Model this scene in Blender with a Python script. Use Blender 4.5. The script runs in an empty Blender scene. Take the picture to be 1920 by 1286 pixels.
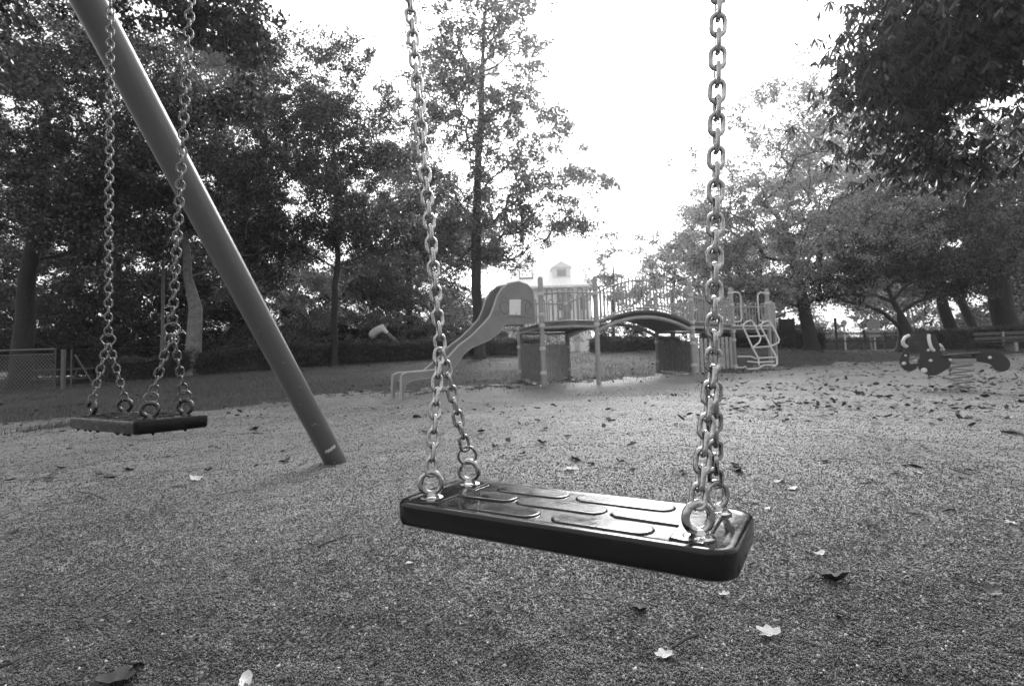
import bpy, math, random
import numpy as np
from mathutils import Vector, Matrix
random.seed(11); rng = np.random.default_rng(11)
sc = bpy.context.scene
COL = sc.collection

# ---------------------------------------------------------------- camera
FPX, PX, PY = 979.0, 960.0, 643.0                     # focal length and centre, in photograph pixels
PITCH, ROLL, EYE = math.radians(3.17), math.radians(1.895), 0.54
_f = Vector((0, math.cos(PITCH), math.sin(PITCH))); _u0 = Vector((0, -math.sin(PITCH), math.cos(PITCH))); _r0 = Vector((1, 0, 0))
CR = math.cos(ROLL) * _r0 - math.sin(ROLL) * _u0
CU = math.sin(ROLL) * _r0 + math.cos(ROLL) * _u0
CF = _f
CAM = Vector((0, 0, EYE))
cd = bpy.data.cameras.new('camera'); cam = bpy.data.objects.new('camera', cd); COL.objects.link(cam)
cam.matrix_world = Matrix(((CR.x, CU.x, -CF.x, 0), (CR.y, CU.y, -CF.y, 0), (CR.z, CU.z, -CF.z, EYE), (0, 0, 0, 1)))
cd.sensor_width = 36; cd.lens = FPX / 1920 * 36; cd.clip_start = 0.05; cd.clip_end = 2000
cd.dof.use_dof = True; cd.dof.focus_distance = 0.8; cd.dof.aperture_fstop = 14
sc.camera = cam

# ---------------------------------------------------------------- sky, sun, exposure
SUN_EL, SUN_AZ = math.radians(35), math.radians(9)     # azimuth clockwise from +Y: behind the play structure
w = bpy.data.worlds.new('World'); sc.world = w; w.use_nodes = True
nt = w.node_tree; bg = nt.nodes['Background']
sky = nt.nodes.new('ShaderNodeTexSky'); sky.sky_type = 'NISHITA'; sky.sun_disc = False
sky.sun_elevation = SUN_EL; sky.sun_rotation = SUN_AZ; sky.dust_density = 6.0; sky.air_density = 1.5
bw = nt.nodes.new('ShaderNodeRGBToBW'); nt.links.new(sky.outputs[0], bw.inputs[0])
mx = nt.nodes.new('ShaderNodeMix'); mx.inputs[0].default_value = 0.15   # an even cloud deck over the clear-sky gradient
mx.inputs[3].default_value = 14.0
nt.links.new(bw.outputs[0], mx.inputs[2]); nt.links.new(mx.outputs[0], bg.inputs[0])
bg.inputs[1].default_value = 0.15
sd = bpy.data.lights.new('sun', 'SUN'); sd.energy = 1.5; sd.angle = math.radians(22)
sun = bpy.data.objects.new('sun', sd); COL.objects.link(sun)
_sd = Vector((math.sin(SUN_AZ) * math.cos(SUN_EL), math.cos(SUN_AZ) * math.cos(SUN_EL), math.sin(SUN_EL)))
sun.rotation_euler = _sd.to_track_quat('Z', 'Y').to_euler()
vs = sc.view_settings; vs.view_transform = 'Standard'; vs.look = 'None'; vs.gamma = 1; vs.exposure = 0.9
sc.cycles.max_bounces = 7; sc.cycles.transparent_max_bounces = 4; sc.cycles.volume_bounces = 0

# ---------------------------------------------------------------- pixel <-> place helpers (used to read positions off the photograph)
def ray(px, py): return (CF + CR * ((px - PX) / FPX) - CU * ((py - PY) / FPX))
def W(px, py, d): return CAM + ray(px, py) * d
def on_plane(px, py, A, n):
    r = ray(px, py); return CAM + r * ((Vector(A) - CAM).dot(n) / r.dot(n))
GY = np.array([-60, 4, 6, 8.8, 10.5, 13, 16, 18, 20, 24, 40, 160.]); GZ = np.array([0, 0, .03, .10, .24, .40, .75, .95, 1.15, 1.35, 1.6, 1.8])
def gz(x, y):
    e = np.interp(y, GY, GZ); x = np.asarray(x, float)
    k = 1 - .25 * np.clip((np.abs(x) - 9) / 5, 0, 1)
    return e * np.where(np.asarray(y) > 10, k, 1)
def G(px, py):
    r = ray(px, py); t = .3
    while t < 60:
        p = CAM + r * t
        if p.z <= float(gz(p.x, p.y)): return Vector((p.x, p.y, float(gz(p.x, p.y))))
        t *= 1.01
    return CAM + r * 60
def ground(p): return Vector((p[0], p[1], float(gz(p[0], p[1]))))

# ---------------------------------------------------------------- materials
def mat(name, col=.2, rough=.6, metal=0, spec=.5, var=0, scale=20, bump=0, bscale=200, detail=4, coat=0):
    m = bpy.data.materials.new(name); m.use_nodes = True; n = m.node_tree; b = n.nodes['Principled BSDF']
    b.inputs['Base Color'].default_value = (col, col, col, 1); b.inputs['Roughness'].default_value = rough
    b.inputs['Metallic'].default_value = metal; b.inputs['Specular IOR Level'].default_value = spec
    b.inputs['Coat Weight'].default_value = coat; b.inputs['Coat Roughness'].default_value = .09; b.inputs['Coat IOR'].default_value = 1.55
    tc = n.nodes.new('ShaderNodeTexCoord')
    if var:
        t = n.nodes.new('ShaderNodeTexNoise'); t.inputs['Scale'].default_value = scale; t.inputs['Detail'].default_value = detail
        r = n.nodes.new('ShaderNodeMapRange'); r.inputs[1].default_value = .3; r.inputs[2].default_value = .7
        r.inputs[3].default_value = max(0, col * (1 - var)); r.inputs[4].default_value = col * (1 + var)
        n.links.new(tc.outputs['Object'], t.inputs[0]); n.links.new(t.outputs[0], r.inputs[0]); n.links.new(r.outputs[0], b.inputs['Base Color'])
        r2 = n.nodes.new('ShaderNodeMapRange'); r2.inputs[1].default_value = .3; r2.inputs[2].default_value = .7
        r2.inputs[3].default_value = max(.03, rough - .1); r2.inputs[4].default_value = min(1, rough + .12)
        n.links.new(t.outputs[0], r2.inputs[0]); n.links.new(r2.outputs[0], b.inputs['Roughness'])
    if bump:
        t = n.nodes.new('ShaderNodeTexNoise'); t.inputs['Scale'].default_value = bscale; t.inputs['Detail'].default_value = 3
        bn = n.nodes.new('ShaderNodeBump'); bn.inputs['Distance'].default_value = bump
        n.links.new(tc.outputs['Object'], t.inputs[0]); n.links.new(t.outputs[0], bn.inputs['Height']); n.links.new(bn.outputs[0], b.inputs['Normal'])
    return m
def leafmat(name, lo, hi, trans=.35, rough=.4):
    m = bpy.data.materials.new(name); m.use_nodes = True; n = m.node_tree; b = n.nodes['Principled BSDF']; out = n.nodes['Material Output']
    g = n.nodes.new('ShaderNodeNewGeometry')
    r = n.nodes.new('ShaderNodeMapRange'); r.inputs[3].default_value = lo; r.inputs[4].default_value = hi
    n.links.new(g.outputs['Random Per Island'], r.inputs[0]); n.links.new(r.outputs[0], b.inputs['Base Color'])
    b.inputs['Roughness'].default_value = rough; b.inputs['Specular IOR Level'].default_value = .5
    t = n.nodes.new('ShaderNodeBsdfTranslucent'); r3 = n.nodes.new('ShaderNodeMath'); r3.operation = 'MULTIPLY'; r3.inputs[1].default_value = 1.5
    n.links.new(r.outputs[0], r3.inputs[0]); n.links.new(r3.outputs[0], t.inputs[0])
    x = n.nodes.new('ShaderNodeMixShader'); x.inputs[0].default_value = trans
    n.links.new(b.outputs[0], x.inputs[1]); n.links.new(t.outputs[0], x.inputs[2]); n.links.new(x.outputs[0], out.inputs[0])
    return m
def sandmat():
    m = bpy.data.materials.new('sand'); m.use_nodes = True; n = m.node_tree; b = n.nodes['Principled BSDF']; L = n.links
    tc = n.nodes.new('ShaderNodeTexCoord')
    def node(t, **k):
        o = n.nodes.new(t)
        for a, v in k.items(): o.inputs[a].default_value = v
        return o
    v1 = node('ShaderNodeTexVoronoi', Scale=260); v2 = node('ShaderNodeTexVoronoi', Scale=110)
    big = node('ShaderNodeTexNoise', Scale=1.1, Detail=6); mid = node('ShaderNodeTexNoise', Scale=14, Detail=6)
    fine = node('ShaderNodeTexNoise', Scale=140, Detail=5, Roughness=.7)
    for t in (v1, v2, big, mid, fine): L.new(tc.outputs['Object'], t.inputs['Vector'])
    s1 = n.nodes.new('ShaderNodeSeparateColor'); L.new(v1.outputs['Color'], s1.inputs[0])
    mr = n.nodes.new('ShaderNodeMapRange'); mr.inputs[3].default_value = .05; mr.inputs[4].default_value = .42; L.new(s1.outputs[0], mr.inputs[0])  # paler than the near grit, so distant brightening is painted into the sand
    pw = n.nodes.new('ShaderNodeMapRange'); pw.inputs[1].default_value = .3; pw.inputs[2].default_value = .7; pw.inputs[3].default_value = .72; pw.inputs[4].default_value = 1.2; L.new(big.outputs[0], pw.inputs[0])
    pm = n.nodes.new('ShaderNodeMapRange'); pm.inputs[1].default_value = .3; pm.inputs[2].default_value = .7; pm.inputs[3].default_value = .82; pm.inputs[4].default_value = 1.15; L.new(mid.outputs[0], pm.inputs[0])
    a = n.nodes.new('ShaderNodeMath'); a.operation = 'MULTIPLY'; L.new(mr.outputs[0], a.inputs[0]); L.new(pw.outputs[0], a.inputs[1])
    a2 = n.nodes.new('ShaderNodeMath'); a2.operation = 'MULTIPLY'; L.new(a.outputs[0], a2.inputs[0]); L.new(pm.outputs[0], a2.inputs[1])
    L.new(a2.outputs[0], b.inputs['Base Color'])
    b.inputs['Roughness'].default_value = .55; b.inputs['Specular IOR Level'].default_value = .5
    h = n.nodes.new('ShaderNodeMath'); h.operation = 'MULTIPLY_ADD'; h.inputs[1].default_value = -.5; L.new(v1.outputs['Distance'], h.inputs[0]); L.new(fine.outputs[0], h.inputs[2])
    h2 = n.nodes.new('ShaderNodeMath'); h2.operation = 'MULTIPLY_ADD'; h2.inputs[1].default_value = -.6; L.new(v2.outputs['Distance'], h2.inputs[0]); L.new(h.outputs[0], h2.inputs[2])
    bn = n.nodes.new('ShaderNodeBump'); bn.inputs['Distance'].default_value = .009; bn.inputs['Strength'].default_value = 1
    L.new(h2.outputs[0], bn.inputs['Height']); L.new(bn.outputs[0], b.inputs['Normal'])
    return m
M = dict(
    sand=sandmat(),
    soil=mat('lawn_soil', .045, .9, var=.5, scale=9, bump=.02, bscale=60),
    blade=leafmat('grass_blade', .05, .15, .3, .5),
    road=mat('asphalt', .1, .9, var=.2),
    bark=mat('bark', .035, .85, var=.45, scale=14, bump=.03, bscale=30),
    pale_bark=mat('pale_bark', .2, .8, var=.35, scale=9, bump=.01, bscale=25),
    leaf=leafmat('leaf', .02, .23, .42, .26), leaf_dark=leafmat('dark_leaf', .006, .07, .36, .24), leaf_light=leafmat('light_leaf', .06, .38, .5, .33),
    wet_leaf=leafmat('wet_leaf', .008, .08, .34, .2),
    hedge=leafmat('hedge_leaf', .025, .11, .35, .45),
    steel=mat('galvanised_steel', .42, .14, 1, var=.45, scale=60, bump=.0006, bscale=220),
    dark_steel=mat('dark_worn_steel', .09, .3, 1, var=.4, scale=60),
    dull_steel=mat('weathered_steel', .17, .24, 1, var=.5, scale=70, bump=.0006, bscale=220),
    rubber=mat('wet_black_rubber', .0025, .13, spec=.42, var=.8, scale=22, detail=8, bump=.00022, bscale=90),
    old_rubber=mat('old_black_rubber', .002, .28, spec=.3, var=.4, scale=30, bump=.001, bscale=120),
    pole=mat('grey_pole_paint', .1, .3, spec=.5, bump=.0003, bscale=300),
    chip=mat('chipped_paint', .55, .8),
    frame=mat('play_frame_paint', .32, .4, var=.12, scale=25),
    frame_light=mat('light_tube_paint', .6, .35, var=.08, scale=30),
    slide=mat('slide_plastic', .21, .4, var=.12, scale=5),
    slide_edge=mat('slide_rim_plastic', .36, .4),
    deck=mat('deck_rubber', .14, .8, var=.3),
    plank=mat('stained_plank', .2, .7, var=.3, scale=12), plank_light=mat('faded_plank', .36, .7, var=.3, scale=12),
    paper=mat('paper', .75, .8), ink=mat('scribble_ink', .1, .7),
    rider=mat('rider_board', .035, .45, var=.15, scale=30), rider_edge=mat('rider_board_edge', .14, .6),
    white=mat('white_plastic', .75, .35), spring=mat('spring_paint', .3, .4),
    bench=mat('bench_slat', .07, .7, var=.3, scale=10), conc=mat('concrete', .3, .9, var=.2),
    post=mat('fence_post', .14, .7, var=.3), wire=mat('fence_wire', .1, .6), iron=mat('dark_iron', .06, .6),
    wall=mat('white_render', .9, .9, var=.05, scale=2), roof=mat('roof_tile', .88, .8, var=.15, scale=8), trim=mat('window_frame', .6, .6),
    glass=mat('window_glass', .05, .08, spec=.8), bin=mat('dark_board', .02, .7),
    sign=mat('sign_back', .75, .5), lamp=mat('lamp_cap', .1, .5), diffuser=mat('lamp_diffuser', .3, .35),
    skin=mat('skin', .3, .6), shirt=mat('white_shirt', .88, .85), sleeve=mat('grey_sleeve', .22, .85), dark_cloth=mat('dark_cloth', .02, .9), hair=mat('hair', .03, .7),
    leaf_brown=mat('brown_leaf', .045, .7, var=.5, scale=60), leaf_pale=mat('pale_leaf', .5, .6, var=.3, scale=70), leaf_mid=mat('dull_leaf', .1, .6, var=.4, scale=60),
    twig=mat('twig_bark', .035, .8), pebble=mat('pebble', .5, .6, var=.4, scale=40), bag=mat('crumpled_sheet', .5, .6, var=.15, scale=5),
)

M['wet_leaf'].node_tree.nodes['Principled BSDF'].inputs['Specular IOR Level'].default_value = 1.0
# ---------------------------------------------------------------- object helpers
OFF = {}
def tag(o, label=None, cat=None, group=None, kind=None):
    if label: o['label'] = label
    if cat: o['category'] = cat
    if group: o['group'] = group
    if kind: o['kind'] = kind
    return o
def thing(name, loc, label, cat, group=None):
    o = bpy.data.objects.new(name, None); COL.objects.link(o); o.location = loc; o.empty_display_size = .1
    OFF[o] = Vector(loc); return tag(o, label, cat, group)
def holder(name, parent):                              # an Empty part that carries sub-parts
    o = bpy.data.objects.new(name, None); COL.objects.link(o); o.parent = parent; OFF[o] = OFF[parent]; o.empty_display_size = .05; return o
class MB:
    def __init__(s): s.v = []; s.f = []; s.mi = []
    def add(s, vs, fs, mi=0):
        k = len(s.v); s.v += [tuple(v) for v in vs]; s.f += [tuple(i + k for i in f) for f in fs]; s.mi += [mi] * len(fs); return s
    def box(s, c, sx, sy, sz, X=(1, 0, 0), Y=None, Z=None, mi=0, bev=0):
        X = Vector(X).normalized(); Z = Vector(Z).normalized() if Z else Vector((0, 0, 1)); Y = Vector(Y).normalized() if Y else Z.cross(X).normalized()
        c = Vector(c); b = min(bev, sx * .4, sy * .4, sz * .4)
        if b <= 0:
            vs = [c + X * (a * sx / 2) + Y * (e * sy / 2) + Z * (g * sz / 2) for g in (-1, 1) for a, e in ((-1, -1), (1, -1), (1, 1), (-1, 1))]
            return s.add(vs, [(3, 2, 1, 0), (4, 5, 6, 7), (0, 1, 5, 4), (1, 2, 6, 5), (2, 3, 7, 6), (3, 0, 4, 7)], mi)
        rings = []
        for z, i in ((-sz / 2, b), (-sz / 2 + b, 0), (sz / 2 - b, 0), (sz / 2, b)):
            hx, hy = sx / 2 - i, sy / 2 - i
            rings.append([c + X * px + Y * py + Z * z for px, py in ((-hx + b, -hy), (hx - b, -hy), (hx, -hy + b), (hx, hy - b), (hx - b, hy), (-hx + b, hy), (-hx, hy - b), (-hx, -hy + b))])
        vs = [v for r in rings for v in r]; fs = [tuple(range(7, -1, -1)), tuple(range(24, 32))]
        for k in range(3):
            for i in range(8): fs.append((k * 8 + i, k * 8 + (i + 1) % 8, k * 8 + 8 + (i + 1) % 8, k * 8 + 8 + i))
        return s.add(vs, fs, mi)
    def tube(s, pts, r, n=8, closed=False, cap=True, mi=0):
        pts = [Vector(p) for p in pts]; N = len(pts); rr = r if isinstance(r, (list, tuple)) else [r] * N
        T = []
        for i in range(N):
            a = pts[(i - 1) % N] if (closed or i) else pts[i]; b = pts[(i + 1) % N] if (closed or i < N - 1) else pts[i]
            T.append((b - a).normalized())
        u = T[0].orthogonal().normalized(); vs = []
        for i in range(N):
            u = (u - T[i] * u.dot(T[i])).normalized(); w_ = T[i].cross(u)
            for k in range(n):
                a = 2 * math.pi * k / n; vs.append(pts[i] + (u * math.cos(a) + w_ * math.sin(a)) * rr[i])
        fs = []
        for i in range(N if closed else N - 1):
            j = (i + 1) % N
            for k in range(n): fs.append((i * n + k, i * n + (k + 1) % n, j * n + (k + 1) % n, j * n + k))
        if cap and not closed: fs += [tuple(range(n - 1, -1, -1)), tuple(range((N - 1) * n, N * n))]
        return s.add(vs, fs, mi)
    def lathe(s, c, prof, n=16, axis=(0, 0, 1), mi=0):
        ax = Vector(axis).normalized(); u = ax.orthogonal().normalized(); w_ = ax.cross(u); c = Vector(c); vs = []
        for r, z in prof:
            for k in range(n):
                a = 2 * math.pi * k / n; vs.append(c + ax * z + (u * math.cos(a) + w_ * math.sin(a)) * max(r, 1e-4))
        fs = [tuple(range(n - 1, -1, -1)), tuple(range((len(prof) - 1) * n, len(prof) * n))]
        for i in range(len(prof) - 1):
            for k in range(n): fs.append((i * n + k, i * n + (k + 1) % n, (i + 1) * n + (k + 1) % n, (i + 1) * n + k))
        return s.add(vs, fs, mi)
    def prism(s, outline, nrm, t, mi=0, edge_mi=None):
        nrm = Vector(nrm).normalized(); k = len(outline); a = [Vector(p) - nrm * (t / 2) for p in outline]; b = [Vector(p) + nrm * (t / 2) for p in outline]
        s.add(a + b, [tuple(range(k - 1, -1, -1)), tuple(range(k, 2 * k))], mi)
        s.add(a + b, [(i, (i + 1) % k, k + (i + 1) % k, k + i) for i in range(k)], mi if edge_mi is None else edge_mi); return s
    def build(s, name, m, parent=None, smooth=True, mods=None):
        me = bpy.data.meshes.new(name); o = bpy.data.objects.new(name, me); COL.objects.link(o)
        off = OFF[parent] if parent is not None else Vector()
        me.from_pydata([(x - off.x, y - off.y, z - off.z) for x, y, z in s.v], [], s.f)
        for q in (m if isinstance(m, (list, tuple)) else [m]): me.materials.append(q)
        me.polygons.foreach_set('material_index', s.mi)
        if smooth: me.polygons.foreach_set('use_smooth', [True] * len(s.f)); me.set_sharp_from_angle(angle=math.radians(38))
        me.update()
        if parent is not None: o.parent = parent
        OFF[o] = off
        return o
def polymesh(name, P, k, m, parent=None):             # P: (count*k, 3) array of k-gons
    n = len(P) // k; me = bpy.data.meshes.new(name); o = bpy.data.objects.new(name, me); COL.objects.link(o)
    off = OFF[parent] if parent is not None else Vector(); P = (P - np.array(off)).astype(np.float32)
    me.vertices.add(n * k); me.vertices.foreach_set('co', P.ravel()); me.loops.add(n * k); me.loops.foreach_set('vertex_index', np.arange(n * k, dtype=np.int32))
    me.polygons.add(n); me.polygons.foreach_set('loop_start', np.arange(0, n * k, k, dtype=np.int32))
    me.update(calc_edges=True); me.materials.append(m)
    if parent is not None: o.parent = parent
    OFF[o] = off; return o
def unit(a): return a / np.maximum(np.linalg.norm(a, axis=-1, keepdims=True), 1e-9)
DIAMOND = np.array([(0, 0), (.45, .32), (1, 0), (.45, -.32)])
SCRAP = np.array([(0, 0), (.22, .26), (.55, .3), (1, .03), (.74, -.25), (.3, -.16)])
LEAFLET = np.array([(0, .02), (.55, .115), (.82, .09), (1, 0), (.82, -.09), (.55, -.115), (0, -.02)])
def leaves(P, D, Nn, S, templ):
    D = unit(D); Nn = unit(Nn - D * (Nn * D).sum(-1, keepdims=True)); B = np.cross(Nn, D); S = S[:, None, None]
    return (P[:, None, :] + S * (templ[None, :, :1] * D[:, None, :] + templ[None, :, 1:] * B[:, None, :])).reshape(-1, 3)

# ---------------------------------------------------------------- ground: sand, lawn, grass
def fbm(x, y, s, seed):
    r = np.random.default_rng(seed); out = 0 * x
    tab = r.random((256, 256)).astype(np.float32); X = x / s; Y = y / s
    xi = np.floor(X).astype(int); yi = np.floor(Y).astype(int); fx = X - xi; fy = Y - yi; fx = fx * fx * (3 - 2 * fx); fy = fy * fy * (3 - 2 * fy)
    g = lambda a, b: tab[a % 256, b % 256]
    return (g(xi, yi) * (1 - fx) + g(xi + 1, yi) * fx) * (1 - fy) + (g(xi, yi + 1) * (1 - fx) + g(xi + 1, yi + 1) * fx) * fy - .5
EDGE = [G(*p) for p in ((0, 815), (70, 798), (150, 786), (300, 768), (480, 756), (620, 742), (740, 738), (900, 729), (1000, 721), (1110, 712), (1220, 707), (1330, 699), (1440, 692), (1560, 684), (1640, 676), (1720, 671))]
EX = np.array([-60, -12] + [e.x for e in EDGE] + [EDGE[-1].x + 4, 60]); EY = np.array([3.2, 3.6] + [e.y for e in EDGE] + [EDGE[-1].y + .8, EDGE[-1].y + 1.0])
_o = np.argsort(EX); EX, EY = EX[_o], EY[_o]
def is_lawn(x, y): return y > np.interp(x, EX, EY) + 1.2 * fbm(x, y, .9, 5) + .9 * fbm(x, y, .22, 6) + .7 * fbm(x, y, .09, 7)
ys = np.concatenate([np.linspace(-70, -2, 24), np.linspace(-1.5, .45, 14), np.arange(.5, 3.2, .011), np.geomspace(3.2, 22, 190), np.geomspace(22.6, 400, 36)])
xh = np.concatenate([np.arange(0.0055, 2.2, .011), np.geomspace(2.22, 20, 120), np.geomspace(20.8, 300, 24)]); xs = np.concatenate([-xh[::-1], xh])
XX, YY = np.meshgrid(xs, ys); 
damp = np.exp(-np.maximum(np.hypot(XX, YY) - 4, 0) / 6)
ZZ = gz(XX, YY) + .045 * fbm(XX, YY, .45, 1) + damp * (.02 * fbm(XX, YY, .12, 2) + .012 * fbm(XX, YY, .05, 3) + .009 * fbm(XX, YY, .022, 4)) + .05 * fbm(XX, YY, 2.3, 9) * np.clip((YY - 5) / 8, 0, 1)
ny, nx = XX.shape; idx = np.arange(ny * nx).reshape(ny, nx)
quads = np.stack([idx[:-1, :-1], idx[:-1, 1:], idx[1:, 1:], idx[1:, :-1]], -1).reshape(-1, 4)
cxm = (XX[:-1, :-1] + XX[1:, 1:]).ravel() / 2; cym = (YY[:-1, :-1] + YY[1:, 1:]).ravel() / 2
lawn = is_lawn(cxm, cym)
VV = np.stack([XX, YY, ZZ], -1).reshape(-1, 3)
def sheet(name, q, m):
    used, inv = np.unique(q.ravel(), return_inverse=True); me = bpy.data.meshes.new(name); o = bpy.data.objects.new(name, me); COL.objects.link(o)
    me.vertices.add(len(used)); me.vertices.foreach_set('co', VV[used].astype(np.float32).ravel()); me.loops.add(q.size); me.loops.foreach_set('vertex_index', inv.astype(np.int32))
    me.polygons.add(len(q)); me.polygons.foreach_set('loop_start', np.arange(0, q.size, 4, dtype=np.int32)); me.polygons.foreach_set('use_smooth', np.ones(len(q), bool))
    me.update(calc_edges=True); me.materials.append(m); return tag(o, kind='structure')
sheet('sand', quads[~lawn], M['sand']); sheet('lawn', quads[lawn], M['soil'])
def zat(x, y): return gz(x, y) + .05 * fbm(x, y, 2.3, 9) * np.clip((y - 5) / 8, 0, 1) + .045 * fbm(x, y, .45, 1)
n = 150000; yy = 3.5 + 20 * rng.random(n) ** 1.25; xx = (rng.random(n) * 2 - 1) * (yy * 1.02 + .5); k = (is_lawn(xx, yy) | (is_lawn(xx, yy + .7) & (rng.random(n) < .3))) & (rng.random(n) < np.clip(.35 + 1.6 * fbm(xx, yy, .7, 8) + .25, 0.05, 1)); xx, yy = xx[k], yy[k]; n = len(xx)
hh = .035 + .05 * rng.random(n); an = rng.random(n) * 6.283; tl = .5 * rng.random(n)
base = np.stack([xx, yy, zat(xx, yy) - .005], -1); up = np.stack([np.cos(an) * tl, np.sin(an) * tl, 1 + 0 * an], -1) * hh[:, None]; sd_ = np.stack([-np.sin(an), np.cos(an), 0 * an], -1) * .006
tag(polymesh('grass', np.stack([base - sd_, base + sd_, base + up], 1).reshape(-1, 3), 3, M['blade']), 'short worn grass covering the bank behind the sand', 'grass', kind='stuff')

# ---------------------------------------------------------------- swings
def link_mesh(pitch, wire, width, seg=8):
    mb = MB(); R_ = (width - wire) / 2; h = max((pitch - wire * .0 + wire) / 2 - R_ - wire * .0, .0005); h = max(pitch / 2 + wire / 2 - R_, .0003); pts = []
    for s_, z0 in ((1, h), (-1, -h)):
        for i in range(seg + 1):
            a = math.pi * i / seg; pts.append((R_ * math.cos(a) * s_, 0, z0 + R_ * math.sin(a) * s_))
    mb.tube(pts, wire / 2, 10, closed=True); return mb
LINKS = {}
def chain(parent, P0, P1, pitch, wire, width, m, face=None, turn=0):
    h = holder('chain', parent); P0, P1 = Vector(P0), Vector(P1); L = (P1 - P0).length; n = max(1, round(L / pitch)); z = (P1 - P0).normalized()
    f = Vector(face) if face else (CAM - P0); y = (f - z * f.dot(z)).normalized(); x = y.cross(z); off = OFF[parent]
    key = (pitch, wire, width, m.name)
    for i in range(n):
        p = P0 + z * (L * (i + .5) / n); a = math.radians(turn) + (math.pi / 2 if i % 2 else 0) + random.uniform(-.1, .1); c_, s_ = math.cos(a), math.sin(a)
        X = x * c_ + y * s_; Y = -x * s_ + y * c_
        if key not in LINKS: o = LINKS[key] = link_mesh(pitch, wire, width).build('link', m); 
        else: o = LINKS[key].copy(); COL.objects.link(o)
        o.parent = h; q = p - off; OFF[o] = off
        o.matrix_local = Matrix(((X.x, Y.x, z.x, q.x), (X.y, Y.y, z.y, q.y), (X.z, Y.z, z.z, q.z), (0, 0, 0, 1)))
    return h
def rounded_rect(L_, W_, r, n=8):
    return [(sx * (L_ / 2 - r) + r * math.cos(a0 + math.pi / 2 * i / n), sy * (W_ / 2 - r) + r * math.sin(a0 + math.pi / 2 * i / n)) for sx, sy, a0 in ((1, 1, 0), (-1, 1, math.pi / 2), (-1, -1, math.pi), (1, -1, 1.5 * math.pi)) for i in range(n + 1)]
def stadium(x0, x1, y, hw, n=7):
    r = hw; return [(x1 - r + r * math.cos(a), y + r * math.sin(a)) for a in [-math.pi / 2 + math.pi * i / n for i in range(n + 1)]] + [(x0 + r + r * math.cos(a), y + r * math.sin(a)) for a in [math.pi / 2 + math.pi * i / n for i in range(n + 1)]]
def frame_of(pos, yaw, t1, t2):
    c_, s_ = math.cos(yaw), math.sin(yaw); a = Vector((c_, s_, t1)).normalized(); b = Vector((-s_, c_, t2)); b = (b - a * b.dot(a)).normalized(); n_ = a.cross(b)
    return lambda u, v, w_=0: Vector(pos) + a * u + b * v + n_ * w_, a, b, n_
def stack(mb, T, rings):                              # rings: list of (outline, z); closes top and bottom
    k = len(rings[0][0]); vs = [T(x, y, z) for o, z in rings for x, y in o]; fs = [tuple(range(k - 1, -1, -1)), tuple(range((len(rings) - 1) * k, len(rings) * k))]
    for j in range(len(rings) - 1):
        for i in range(k): fs.append((j * k + i, j * k + (i + 1) % k, (j + 1) * k + (i + 1) % k, (j + 1) * k + i))
    mb.add(vs, fs)
SL, SW, ST = .444, .167, .034
def seat(parent, T, m, corner, studs=False, SL=SL, SW=SW):
    mb = MB(); R_ = lambda i: rounded_rect(SL - 2 * i, SW - 2 * i, max(corner - i, .004))
    stack(mb, T, [(R_(.012), -ST), (R_(.006), -ST), (R_(.0015), -ST + .003), (R_(0), -ST + .008), (R_(0), -.0055), (R_(.0008), -.0028), (R_(.0028), -.0009), (R_(.0055), -.0003), (R_(.0095), -.0003), (R_(.0125), -.0006), (R_(.0165), -.0013), (R_(.018), -.0014)])
    def pad(out, h=.0022):
        cx_ = sum(p[0] for p in out) / len(out); cy_ = sum(p[1] for p in out) / len(out)
        def ins(d):
            q = []
            k = len(out)
            for i in range(k):
                a, b = Vector(out[i - 1]), Vector(out[(i + 1) % k]); t = (b - a).normalized() if (b - a).length else Vector((1, 0)); q.append((out[i][0] - t.y * d, out[i][1] + t.x * d))
            return q
        stack(mb, T, [(out, -.0035), (out, -.0016 + h * .25), (ins(.0012), -.0016 + h * .8), (ins(.003), -.0016 + h), (ins(.0042), -.0016 + h)])
    for x0, x1, y in ((-.127, -.007, -.05), (.012, .143, -.05), (-.135, -.012, .05), (.0, .142, .05), (-.07, .066, .0)): pad(stadium(x0, x1, y, .0195))
    for s_ in (-1, 1):                                # raised plate round the two eye bolts at each end, with a tongue towards the middle
        o_ = [(.083, -.018), (.163, -.019), (.163, -.066), (.178, -.072), (.203, -.072), (.203, .072), (.178, .072), (.163, .066), (.163, .019), (.083, .018), (.074, .009), (.073, -.009)]
        o_ = [(x * s_, y * s_) for x, y in o_]; pad(o_, .0026)
    if studs:
        for k in range(26):
            x, y = random.uniform(-SL / 2 + .012, SL / 2 - .012), random.choice((-1, 1)) * (SW / 2 - .008); 
            if k > 17: x, y = random.choice((-1, 1)) * (SL / 2 - .008), random.uniform(-SW / 2 + .01, SW / 2 - .01)
            mb.lathe(T(x, y, -ST + .001), [(.004, 0), (.0035, -.003), (.0015, -.0055)], 8, axis=T(0, 0, 1) - T(0, 0, 0))
    return mb.build('seat', m, parent)
def eye(parent, T, x, y, m, R_=.0155, r=.0046, face=0.0, h=None):
    c = T(x, y, R_ + .006 if h is None else h); up = (T(0, 0, 1) - T(0, 0, 0)); a = (T(1, 0, 0) - T(0, 0, 0)); b = up.cross(a)
    side = a * math.cos(face) + b * math.sin(face)
    mb = MB().tube([c + side * (R_ * math.cos(t)) + up * (R_ * math.sin(t)) for t in [2 * math.pi * i / 28 for i in range(28)]], r, 12, closed=True)
    mb.lathe(T(x, y, 0), [(.0175, -.001), (.0175, .0012), (.0145, .003), (.008, .0042), (.0062, .0075), (.0055, .0095)], 24, axis=up)
    mb.build('eye_bolt', m, parent); return c + up * (R_ - r * .2)
BEAM_Z = 2.3
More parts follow.
